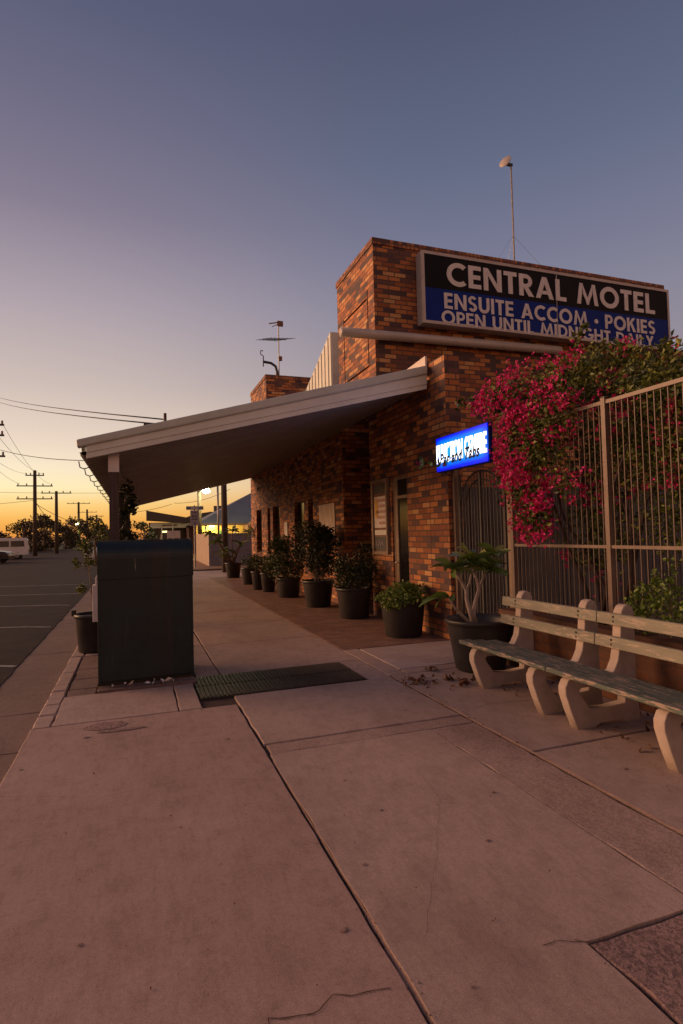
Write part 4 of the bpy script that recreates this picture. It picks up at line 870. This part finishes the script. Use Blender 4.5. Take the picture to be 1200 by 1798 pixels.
for xx in (0.0, .953): s.prism([(-.022, 1.09)] + [(-.022 + .2 * (1 - math.cos(R(a))), 1.30 + .2 * math.sin(R(a))) for a in range(0, 91, 9)] + [(.178, 1.488), (-.005 + .182, 1.484)] + [(-.010 + .188 * (1 - math.cos(R(a))), 1.30 + .188 * math.sin(R(a))) for a in range(81, -1, -9)] + [(-.010, 1.09)], (0, 0, 0), (0, 1, 0), (0, 0, 1), (1, 0, 0), xx, xx + .012)
local_build(s, 'hood_trim', M['dropbox'])
s = MB(); s.box(0, .96, -.014, .005, 1.088, 1.106); local_build(s, 'seam_strip', M['dropbox'], bevel=.003)
s = MB(); s.box(.0, .022, -.006, .02, .0, 1.09); s.box(.938, .96, -.006, .02, 0, 1.09); local_build(s, 'corner_trim', M['dropbox'], bevel=.003)
s = MB(); s.box(.02, .94, .06, .70, -.01, .03); local_build(s, 'plinth', M['iron'])
s = MB(); s.box(.365, .369, -.0135, -.0125, 1.20, 1.30); s.box(.372, .375, -.0135, -.0125, 1.16, 1.24); local_build(s, 'scuff', M['galv'])
s = MB(); s.box(.86, .955, .004, .0115, .03, .34); s.box(.12, .87, .004, .0115, .03, .065); local_build(s, 'dark_patch', M['void'])  # dark corner patch, and a strip painting the shade of the bottom gap
for xx in (.10, .86):
    for zz in (.12, .98): s = MB(); s.lathe((0, 0, 0), [(0, 0), (.008, .001), (.009, .005), (0, .007)], 8); o = local_build(s, 'rivet', M['iron']); o.matrix_local = Matrix.Translation((xx, .012, zz)) @ Matrix.Rotation(R(90), 4, 'X')
# debris at its foot, leaf litter
s = MB(); rnd = random.Random(31)
for k in range(60):
    x, yy = rnd.gauss(2.70, .09), rnd.gauss(5.26, .13); leaf(s, Vector((x, yy, .014)), rnd.uniform(.03, .08), .5, rnd)
for k in range(14): leaf(s, Vector((rnd.uniform(2.9, 3.3), rnd.uniform(4.9, 5.5), .016)), rnd.uniform(.04, .10), .45, rnd)
for (x, yy) in ((3.08, 5.05), (3.02, 5.66), (3.0, 5.2), (3.05, 4.98)):
    for k in range(5): leaf(s, Vector((x + rnd.gauss(0, .03), yy + rnd.gauss(0, .03), .025)), .11, .4, rnd)
for k in range(60): leaf(s, Vector((rnd.uniform(3.2, 3.9), rnd.uniform(2.6, 5.0), .014)), rnd.uniform(.03, .08), .45, rnd)
for k in range(30): leaf(s, Vector((rnd.uniform(2.5, 2.6), rnd.uniform(2.5, 5.3), .008)), rnd.uniform(.01, .03), .5, rnd)
for k in range(40): leaf(s, Vector((rnd.gauss(.856, .012), rnd.uniform(.8, 2.2), .002)), rnd.uniform(.006, .016), .4, rnd)
for k in range(40): leaf(s, Vector((rnd.uniform(-.5, .5), 6.33 + rnd.gauss(0, .05), .02)), rnd.uniform(.015, .05), .5, rnd)
for k in range(500):
    x, yy = rnd.uniform(-.8, 4), rnd.uniform(1.3, 7) ; leaf(s, Vector((x, yy, .005)), rnd.uniform(.004, .012), .7, rnd)
tag(s.build('leaf_litter', M['litter']), 'dry brown fallen leaves scattered on the footpath near the benches', 'fallen leaves', None, 'stuff')
s = MB(); rnd = random.Random(91)
for k in range(9): leaf(s, Vector((rnd.uniform(-.3, .35), 6.36 + rnd.gauss(0, .03), .032)), rnd.uniform(.04, .10), .6, rnd)
tag(s.build('paper_scrap', M['white']), 'pale paper scraps caught along the foot of the drop box', 'litter', None, 'stuff')
# grate: ribbed plates
gr_ = thing('drain_cover', (1.4, 6.0, 0), 'dark ribbed metal drain cover set across the footpath right of the drop box', 'drain cover')
s = MB(); s.box(.56, 2.255, 5.60, 6.03, -.02, .006); s.box(.56, 2.255, 6.045, 6.46, -.02, .006); s.build('plate', M['iron'], gr_)
s = MB()
for k in range(42):
    xx = .58 + k * .04; s.box(xx, xx + .018, 5.62, 6.015, .006, .013); s.box(xx, xx + .018, 6.06, 6.445, .006, .013)
s.build('rib', mat('worn_yellow_rib', (.05,.036,.028), (.085,.062,.045), 20, .6, .2, 60, 0), gr_)

# ------------------------------------------------------------------ vine on awning post
rnd = random.Random(17); vn_ = thing('climbing_vine', (-.2, 11.0, 0), 'leafy vine climbing the second awning post behind the drop box', 'climbing plant')
s = MB()
for k in range(16): leaves(s, (-.15 + rnd.uniform(-.07, .07), 10.9, .5 + k * .13), (.15, .15, .15), 170, .075, rnd, .3, .6)
s.build('foliage', M['leaf_dark'], vn_); s = MB(); s.tube([(-.15, 10.9, 0), (-.20, 10.9, 1), (-.1, 10.9, 1.8), (-.2, 10.9, 2.5)], [.02, .015, .01, .006], 6); s.build('stem', M['stem'], vn_, True)

# ------------------------------------------------------------------ street furniture beyond
sp_ = thing('street_sign', (2.83, 30, 0), 'street name blade and notice plate on a grey pole right of the drop box', 'sign')
s = MB(); s.tube([(2.80, 30, 0), (2.80, 30, 3.15)], .04, 10); s.build('pole', M['galv'], sp_)
s = MB(); s.box(2.39, 3.25, 29.93, 29.95, 2.92, 3.10); o_ = s.build('name_blade', mat('blade_blue', (.10,.14,.22), (.14,.18,.27), 5, .4), sp_); s = MB(); s.box(2.62, 3.02, 29.922, 29.928, 2.98, 3.04); s.build('blade_print', M['signwhite'], o_)
s = MB(); s.box(2.59, 3.02, 29.93, 29.95, 2.10, 2.90); o_ = s.build('notice_plate', mat('plate_grey', (.26,.24,.25), (.34,.31,.31), 5, .5), sp_)
s = MB(); s.box(2.66, 2.95, 29.92, 29.928, 2.78, 2.81); s.prism([(2.66, 2.42), (2.90, 2.42), (2.90, 2.39), (2.97, 2.44), (2.90, 2.49), (2.90, 2.46), (2.66, 2.46)], (0, 0, 0), (1, 0, 0), (0, 0, 1), (0, 1, 0), 29.92, 29.928); s.box(2.68, 2.74, 29.92, 29.928, 2.54, 2.64); s.box(2.80, 2.92, 29.92, 29.928, 2.56, 2.62); s.box(2.80, 2.84, 29.92, 29.928, 2.18, 2.28); s.build('plate_print', M['iron'], o_)
tp = MB(); tp.tube([(3.55, 24.6, -.1), (3.54, 24.6, 3.86)], [.14, .12], 14); tag(tp.build('timber_post', M['timber_pole'], None, True), 'thick round timber post at the far end of the footpath', 'post')
# lamp with timber pole
lm = thing('street_lamp', (4.6, 45, 0), 'lit street lamp on a dark pole seen just below the awning', 'street lamp')
s = MB(); s.tube([(4.6, 45, 0), (4.58, 45, 5.25)], [.17, .14], 12); s.build('pole', M['timber_pole'], lm, True)
s = MB(); s.tube([(4.58, 44.9, 5.0), (5.1, 44.6, 5.2)], .03, 8); s.build('arm', M['galv'], lm)
s = MB(); s.lathe((5.05, 44.5, 4.95), [(0, -.10), (.17, -.07), (.28, .04), (.28, .15), (.17, .26), (0, .29)], 20); s.build('lamp_head', emit('lamp_glow', (1, .95, .60), 90), lm, True)
def lampo(name, loc, e_, col, r_, parent):
    l_ = bpy.data.lights.new(name, 'POINT'); l_.energy = e_; l_.color = col; l_.shadow_soft_size = r_; o = bpy.data.objects.new(name, l_); COL.objects.link(o); o.parent = parent; o.location = Vector(loc) - parent.location; return o
lampo('lamp_light', (5.35, 44.0, 4.7), 420, (1, .86, .32), .15, lm)
s = MB(); s.tube([(4.73, 28, 0), (4.73, 28, 4.4)], .03, 8) if False else s.tube([(5.35, 40, 0), (5.33, 40, 5.6)], .07, 8); tag(s.build('metal_pole', M['galv'], None, True), 'thin metal pole just left of the thick timber post', 'pole')

# fences beyond the lane
cf = thing('sheet_fence', (3.7, 35, 0), 'cream sheet metal fence running away beyond the lane', 'fence')
s = MB()
for i in range(28): yy = 31.45 + i * .3; s.box(3.66 + .005 * i, 3.70 + .005 * i, yy, yy + .16, -.06, 1.70); s.box(3.675 + .005 * i, 3.69 + .005 * i, yy + .16, yy + .3, -.06, 1.70)
s.build('sheet', M['fencecream'], cf); s = MB(); s.box(3.66, 3.78, 31.36, 31.44, -.06, 1.74); s.build('post', M['fencegrey'], cf)
cf = thing('sheet_fence', (5, 31.4, 0), 'grey sheet metal fence facing the lane behind the farthest pots', 'fence')
s = MB()
for i in range(22): xx = 3.79 + i * .2; s.box(xx, xx + .11, 31.40, 31.44, -.06, 1.64); s.box(xx + .11, xx + .2, 31.415, 31.43, -.06, 1.64)
s.build('sheet', M['fencegrey'], cf); s = MB(); s.box(3.79, 8.2, 31.37, 31.395, 1.60, 1.68); s.box(3.79, 8.2, 31.37, 31.395, .75, .80); s.build('rail', M['fencegrey'], cf)

# blue roofed house with lit veranda
hb_ = thing('blue_roof_house', (8, 50, 0), 'house with blue grey hip roof and yellow lit veranda behind the grey fence', 'house')
s = MB(); E0, E1 = (4.75, 49.4, 2.62), (17.5, 49.4, 2.62); Rg0, Rg1 = (10.6, 55.5, 5.7), (13, 55.5, 5.7)
s.add([E0, E1, Rg1, Rg0, (4.75, 61.5, 2.62), (17.5, 61.5, 2.62)], [(0, 1, 2, 3), (0, 3, 4), (1, 5, 2), (3, 2, 5, 4)]); s.add([E0, E1, (17.5, 49.4, 2.5), (4.75, 49.4, 2.5)], [(0, 1, 2, 3)]); s.quad((4.75, 49.4, 2.5), (17.5, 49.4, 2.5), (17.5, 61.5, 2.5), (4.75, 61.5, 2.5)); s.build('roof', M['bluegrey'], hb_)
s = MB(); s.box(4.75, 17.5, 49.3, 49.4, 2.46, 2.64); s.build('eave_gutter', M['brown'], hb_)
s = MB(); s.box(5.0, 9.2, 52.0, 52.2, -.06, 2.5); s.build('wall', M['yellow'], hb_)
s = MB(); s.box(9.2, 17, 49.6, 52.2, -.06, 2.5); s.build('wall', M['cwall'], hb_)
s = MB(); s.box(6.95, 7.75, 51.93, 51.995, 0, 2.05); s.build('door', M['green_door'], hb_)
s = MB(); s.box(5.5, 5.62, 49.6, 49.72, 0, 2.5); s.build('post', M['white'], hb_); s = MB(); s.box(8.0, 8.12, 49.6, 49.72, 0, 2.5); s.build('post', M['white'], hb_)
s = MB(); s.box(6.1, 6.5, 51.5, 51.6, 2.40, 2.48); s.build('veranda_lamp', emit('veranda_lamp', (1, .85, .5), 12), hb_)
lampo('veranda_light', (6.3, 51.3, 2.2), 150, (1, .78, .32), .2, hb_); lampo('veranda_light', (8.5, 51.0, 2.2), 45, (1, .72, .25), .2, hb_)
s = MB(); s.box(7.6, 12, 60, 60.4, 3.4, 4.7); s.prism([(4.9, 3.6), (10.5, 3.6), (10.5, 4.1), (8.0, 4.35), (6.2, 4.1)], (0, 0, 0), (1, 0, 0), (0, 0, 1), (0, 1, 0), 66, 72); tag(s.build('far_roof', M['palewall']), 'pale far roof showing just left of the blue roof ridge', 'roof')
cv = MB(); cv.lathe((8.85, 46.5, -.06), [(.16, 0), (.16, 2.3), (.17, 2.3), (.17, 2.65), (.06, 2.75), (0, 2.76)], 14); cv.m = 1
tag(cv.build('bollard_light', M['cwall'], None, True), 'brownish round pillar beside the far corner of the motel wall', 'pillar')
# shop across with dark roof
shp = thing('corner_shop', (3, 60, 0), 'low shop with sloping dark awning and pale sign band beyond the drop box', 'building')
s = MB(); s.prism([(.95, 3.30), (5.3, 2.95), (5.3, 3.45), (4.9, 3.5), (1.1, 4.22), (.95, 4.3)], (0, 0, 0), (1, 0, 0), (0, 0, 1), (0, 1, 0), 59.6, 62); s.build('awning', M['timber_dark'], shp)
s = MB(); s.box(1.3, 5.0, 60.4, 60.5, 2.5, 3.05); s.build('sign_band', M['cream'], shp); s = MB(); s.box(2.45, 3.9, 60.38, 60.395, 2.70, 2.85); s.build('sign_print', M['cwall'], shp)
s = MB(); s.box(1.2, 5.0, 62.0, 62.3, 0, 3.1); s.build('wall', M['timber_dark'], shp); s = MB(); s.box(5.05, 6.5, 60.2, 64, 0, 2.9); s.build('wall', M['cwall'], shp)
for xx in (2.35, 3.42, 4.98): s = MB(); s.box(xx, xx + .1, 60.2, 60.3, 0, 2.9); s.build('post', M['cream'], shp)
s = MB(); s.box(2.45, 3.0, 61.2, 61.3, 2.05, 2.22); s.build('lamp', emit('shop_lamp', (1, .82, .35), 2.2), shp)
wb = MB(); wb.box(2.02, 2.93, 42, 42.04, 1.48, 2.0); wb.box(2.05, 2.1, 42.0, 42.04, 0, 1.48); wb.box(2.85, 2.9, 42.0, 42.04, 0, 1.48); tag(wb.build('notice_sign', M['pvc']), 'small white notice board in front of the corner shop', 'sign')

# ------------------------------------------------------------------ power poles, lamps, wires
def power_pole(x, yy, h, arms, label, lit=False, r=.14):
    t = thing('power_pole', (x, yy, -.15), label, 'power pole', 'power poles along the street')
    s = MB(); s.tube([(x, yy, -.15), (x, yy, h)], [r * 1.15, r * .8], 10); s.build('pole', M['timber_pole'], t, True)
    for z, w in arms:
        s = MB(); s.box(x - w, x + w, yy - .06, yy + .06, z, z + .11)
        a = s.build('crossarm', M['timber_dark'], t); s = MB()
        for k in (-.92, -.45, .45, .92): s.lathe((x + k * w, yy, z + .11), [(.03, 0), (.07, .05), (.05, .12), (.07, .17), (0, .24)], 8)
        s.build('insulator', M['cwall'], a, True)
    if lit:
        s = MB(); s.tube([(x, yy, lit), (x - .15, yy - .5, lit + .25), (x - .1, yy - 1.2, lit + .2)], .04, 6); s.build('lamp_arm', M['galv'], t)
        s = MB(); s.lathe((x - .1, yy - 1.3, lit), [(0, 0), (.3, .03), (.4, .12), (.2, .28), (0, .3)], 12); s.build('lamp_head', emit('green_lamp', (.95, 1, .6), 25), t, True)
        lampo('lamp_light', (x - .1, yy - 1.5, lit - .25), 900, (.85, 1, .25), .2, t)
    return t
power_pole(-10.3, 69, 9.15, [(8.55, .9), (7.4, 1.75), (6.0, 1.75)], 'tallest power pole with three crossarms beside the parked white van', r=.2)
power_pole(-9.28, 78, 7.6, [(7.3, 1.7)], 'stout power pole with one crossarm right of the three armed pole', r=.2)
power_pole(-11.3, 130, 9.35, [(9.0, 2.2)], 'power pole with lit lamp, nearer of the two lamp poles down the street', 4.6, r=.25)
power_pole(-12.15, 163, 9.4, [(8.6, 2.4)], 'power pole with lit lamp, farther of the two lamp poles down the street', 4.9, r=.28)
power_pole(-12.2, 200, 9.4, [(8.9, 2.3)], 'most distant power pole seen just left of the awning post', r=.28)
power_pole(-9.0, 40, 9.6, [(8.7, 1.35), (8.05, 1.35), (6.75, 1.4)], 'nearest power pole, only its crossarm ends showing at the left edge')
def wire(a, b, sag, r, label):
    a = Vector(a); b = Vector(b); s = MB(); s.tube([a.lerp(b, i / 16) + Vector((0, 0, -sag * 4 * (i / 16) * (1 - i / 16))) for i in range(17)], r, 5)
    tag(s.build('overhead_wire', M['rubber'], None, True), label, 'wire', 'overhead wires')
wire((-10.5, 48, 12.6), (.36, 7.62, 3.06), .2, .010, 'upper service wire reaching the bracket on the awning roof')
wire((-10.5, 48, 12.3), (.22, 7.62, 3.0), .22, .010, 'lower service wire reaching the awning roof beside its twin')
wire((-9, 40, 7.6), (-.5, 21.0, 4.25), .35, .016, 'single wire running behind the awning edge from the nearest pole')
GL = 'thin line strung between the power poles'
for dx_ in (-1.2, 1.2): wire((-9 + dx_, 40, 8.95), (-10.3 + dx_ * 1.2, 69, 7.7), .7, .012, GL)
for dx_ in (-.85, .85): wire((-9 + dx_, 40, 8.3), (-10.3 + dx_, 69, 8.8), .6, .012, GL)
wire((-10.3, 69, 5.9), (-40, 60, 5.2), .9, .02, 'low wire leaving the three armed pole to the left')
wire((-10.2, 69, 5.7), (-9.3, 78, 3.8), .5, .03, 'short sagging cable from the three armed pole to the stout pole')
wire((-10.2, 69, 5.5), (-6, 110, 4.4), 1.0, .028, 'cable running right from the three armed pole behind the lamp poles')
wire((-40, 85, 9.4), (6, 80, 7.8), .8, .018, 'long upper wire crossing the sky behind the poles')
wire((3.4, 60, 4.9), (-2.5, 62, 4.2), .3, .02, 'wire above the corner shop under the awning edge')
wire((3.6, 60, 5.0), (9, 58, 6.3), .4, .02, 'wire rising right behind the lit street lamp')

# ------------------------------------------------------------------ vehicles
def wheel(parent, x, yy, z, r, axis='y'):
    s = MB(); w = .11
    prof = [(r * .62, -w), (r * .95, -w), (r, -w * .7), (r, w * .7), (r * .95, w), (r * .62, w)]
    n = 22; V_ = []
    for rr, d in prof:
        for j in range(n): a = 2 * math.pi * j / n; V_.append((x + rr * math.cos(a), yy + d, z + rr * math.sin(a)))
    s.add(V_, [(i * n + j, i * n + (j + 1) % n, (i + 1) * n + (j + 1) % n, (i + 1) * n + j) for i in range(len(prof) - 1) for j in range(n)]); o = s.build('wheel', M['rubber'], parent, True)
    s = MB(); s.tube([(x, yy - w * .8, z), (x, yy + w * .8, z)], r * .62, 16); s.build('rim', M['galv'], o)
def vehicle(name, loc, label, prof, width, paint, wins, wheels, lights, rot):
    t = thing(name, (0, 0, 0), label, name.split('_')[-1]); k = len(prof)
    s = MB(); tum = .14
    cx = sum(p[0] for p in prof) / k
    def side(yv): return [(px, yv * (1 - (tum if z > 1.0 else 0) * (z - 1.0)), z) for px, z in prof]
    A, B = side(-width / 2), side(width / 2)
    s.add(A + B, [list(range(k)), [2 * k - 1 - i for i in range(k)]] + [(i, (i + 1) % k, k + (i + 1) % k, k + i) for i in range(k)]); s.build('body', paint, t, False, .05)
    for (pts, sd_) in wins:
        s = MB()
        if sd_ == 'side':
            for q in (-1, 1): s = MB(); s.add([(x, q * (width / 2 * (1 - tum * max(0, z - 1.0)) + .006), z) for x, z in pts], [tuple(range(len(pts)))]); s.build('window', M['dark'], t)
            continue
        else: s.add([(x + (.012 if x > 0 else -.012), yv * (width / 2 - .12), z + .01) for (x, z), yv in ((pts[0], -1), (pts[0], 1), (pts[1], 1), (pts[1], -1))], [(0, 1, 2, 3)])
        s.build('window', M['dark'], t)
    for (x, r_) in wheels:
        for q in (-1, 1): wheel(t, x, q * (width / 2 - .12), r_, r_)
    for (x, z, m) in lights:
        for q in (-1, 1): s = MB(); s.box(x - .06, x + .06, q * (width / 2 - .3) - .16, q * (width / 2 - .3) + .16, z - .07, z + .07); s.build('headlight', m, t, False, .02)
    t.location = loc; t.rotation_euler = (0, 0, rot); return t
vanp = [(-2.3, .35), (-2.35, .9), (-2.28, 1.75), (-2.1, 1.95), (1.2, 1.98), (1.55, 1.85), (2.0, 1.15), (2.35, .95), (2.4, .4)]
vehicle('parked_van', (-11.9, 60.5, -.117), 'white van parked across the street beside the tallest power pole', vanp, 1.75, M['carwhite'], [([(-2.0, 1.15), (-.9, 1.15), (-.9, 1.68), (-1.95, 1.68)], 'side'), ([(-.75, 1.15), (.35, 1.15), (.35, 1.68), (-.75, 1.68)], 'side'), ([(.5, 1.15), (1.75, 1.15), (1.4, 1.68), (.5, 1.68)], 'side'), ([(-2.33, 1.2), (-2.29, 1.7)], 'end')], [(-1.4, .33), (1.5, .33)], [(-2.33, .75, M['cwall'])], R(186))
carp = [(-2.1, .3), (-2.2, .7), (-2.05, 1.0), (-1.5, 1.42), (.2, 1.46), (.95, 1.0), (1.95, .85), (2.15, .6), (2.15, .28)]
carwin = [([(-1.35, 1.02), (-.45, 1.02), (-.45, 1.36), (-1.2, 1.34)], 'side'), ([(-.38, 1.02), (.70, 1.02), (.15, 1.38), (-.38, 1.37)], 'side'), ([(.93, 1.03), (.24, 1.44)], 'end')]
vehicle('parked_car', (-11.3, 50.6, -.117), 'dark car with pale headlamps parked in front of the white van', carp, 1.75, M['cardark'], carwin, [(-1.35, .32), (1.35, .32)], [(2.08, .70, M['chrome'])], R(-4))
vehicle('parked_car', (-2.75, 48, -.117), 'pale car parked at the kerb mostly hidden by the sapling and drop box', carp, 1.7, M['carwhite'], carwin, [(-1.35, .32), (1.35, .32)], [(2.08, .70, M['chrome'])], R(-90))
bn = MB(); bn.box(-10.95, -10.3, 61.2, 61.8, -.1, .95); bn.box(-11.0, -10.25, 61.15, 61.85, .95, 1.05); tag(bn.build('wheelie_bin', M['rubber'], None, False, .03), 'dark rubbish bin standing at the rear of the white van', 'bin')

# ------------------------------------------------------------------ trees
def tree(x, yy, h, cr, label, seed, lsz=.30, n=900, m='leaf_tree', group='trees at the end of the street', clumps=9, base=.35):
    r_ = random.Random(seed); t = thing('street_tree', (x, yy, -.15), label, 'tree', group); s = MB(); st = MB()
    st.tube([(x, yy, -.15), (x + r_.uniform(-.2, .2), yy, h * .3), (x + r_.uniform(-.3, .3), yy, h * .7)], [.05 * cr + .06, .04 * cr + .04, .03], 8)
    for k in range(clumps):
        a = r_.random() * 6.28; q = math.sqrt(r_.random()) * cr * .8; c = (x + q * math.cos(a), yy + q * math.sin(a) * .7, h * (base + (1 - base) * r_.random() * (1 - .35 * q / cr)) - .12 * h); rr_ = cr * r_.uniform(.28, .48)
        leaves(s, c, (rr_, rr_, rr_ * .7), int(n / clumps), lsz, r_, .35, .6); st.tube([(x, yy, h * .3), (x + (c[0] - x) * .5, yy + (c[1] - yy) * .5, h * .3 + (c[2] - h * .3) * .6), c], [.03 * cr, .02 * cr, .01 * cr], 6)
    s.build('crown', M[m], t); st.build('trunk', M['stem'], t, True)
    return t
tree(-26, 100, 10.66, 3.9, 'broad tree with rounded crown at the left edge above the white van', 41, .42, 3200, clumps=16, base=.12)
tree(-21.5, 97, 8.06, 3.9, 'dense low tree just left of the tallest power pole', 42, .42, 2600, clumps=14, base=.08)
tree(-17.0, 104, 7.54, 3.6, 'squat tree behind the tallest power pole', 43, .42, 2600, clumps=14, base=.06)
tree(-13.6, 100, 6.50, 3.0, 'low tree between the tallest pole and the stout pole', 44, .4, 2200, clumps=14, base=.06)
tree(-17.2, 130, 9.62, 3.2, 'taller tree crown showing behind the stout power pole', 45, .45, 1800, clumps=12, base=.1)
tree(-12.5, 118, 6.76, 3.8, 'low tree left of the nearer lamp pole', 46, .42, 2400, clumps=14, base=.06)
tree(-14.5, 150, 9.75, 3.8, 'far tree crown between the stout pole and the lamp poles', 47, .5, 1800, clumps=12, base=.1)
tree(-9.0, 125, 6.50, 3.4, 'low tree right of the nearer lamp pole', 48, .42, 2200, clumps=14, base=.06)
tree(-6.4, 130, 5.72, 3.0, 'bushy tree behind the sapling beside the drop box', 49, .42, 2000, clumps=14, base=.06)
tree(-30, 96, 8.06, 4, 'bushy tree at the far left behind the parked vehicles', 50, .42, 2600, clumps=14, base=.08)
tree(-2.45, 40, 3.9, .75, 'spindly sparse tree silhouetted just left of the awning post', 51, .16, 330, clumps=7, base=.45)
tree(.65, 45, 3.5, 1.35, 'dark bushy tree between the vine post and the corner shop', 52, .17, 1500, 'leaf_dark', clumps=10, base=.15)
tree(1.6, 47, 2.6, 1.0, 'low dark shrub in front of the corner shop', 53, .15, 800, 'leaf_dark', clumps=7, base=.1)
# far scrub that reads as one mass along the horizon
s = MB(); rnd = random.Random(77)
for k in range(60): leaves(s, (-120 + k * 4 + rnd.uniform(-1, 1), 230 + rnd.uniform(-20, 20), 2.0), (4.5, 4, 2.6 + rnd.random() * 1.5), 90, 1.2, rnd, .3, .7)
tag(s.build('distant_scrub', M['leaf_tree']), 'dark line of scrub along the horizon at the end of the street', 'scrub', None, 'stuff')
s = MB()
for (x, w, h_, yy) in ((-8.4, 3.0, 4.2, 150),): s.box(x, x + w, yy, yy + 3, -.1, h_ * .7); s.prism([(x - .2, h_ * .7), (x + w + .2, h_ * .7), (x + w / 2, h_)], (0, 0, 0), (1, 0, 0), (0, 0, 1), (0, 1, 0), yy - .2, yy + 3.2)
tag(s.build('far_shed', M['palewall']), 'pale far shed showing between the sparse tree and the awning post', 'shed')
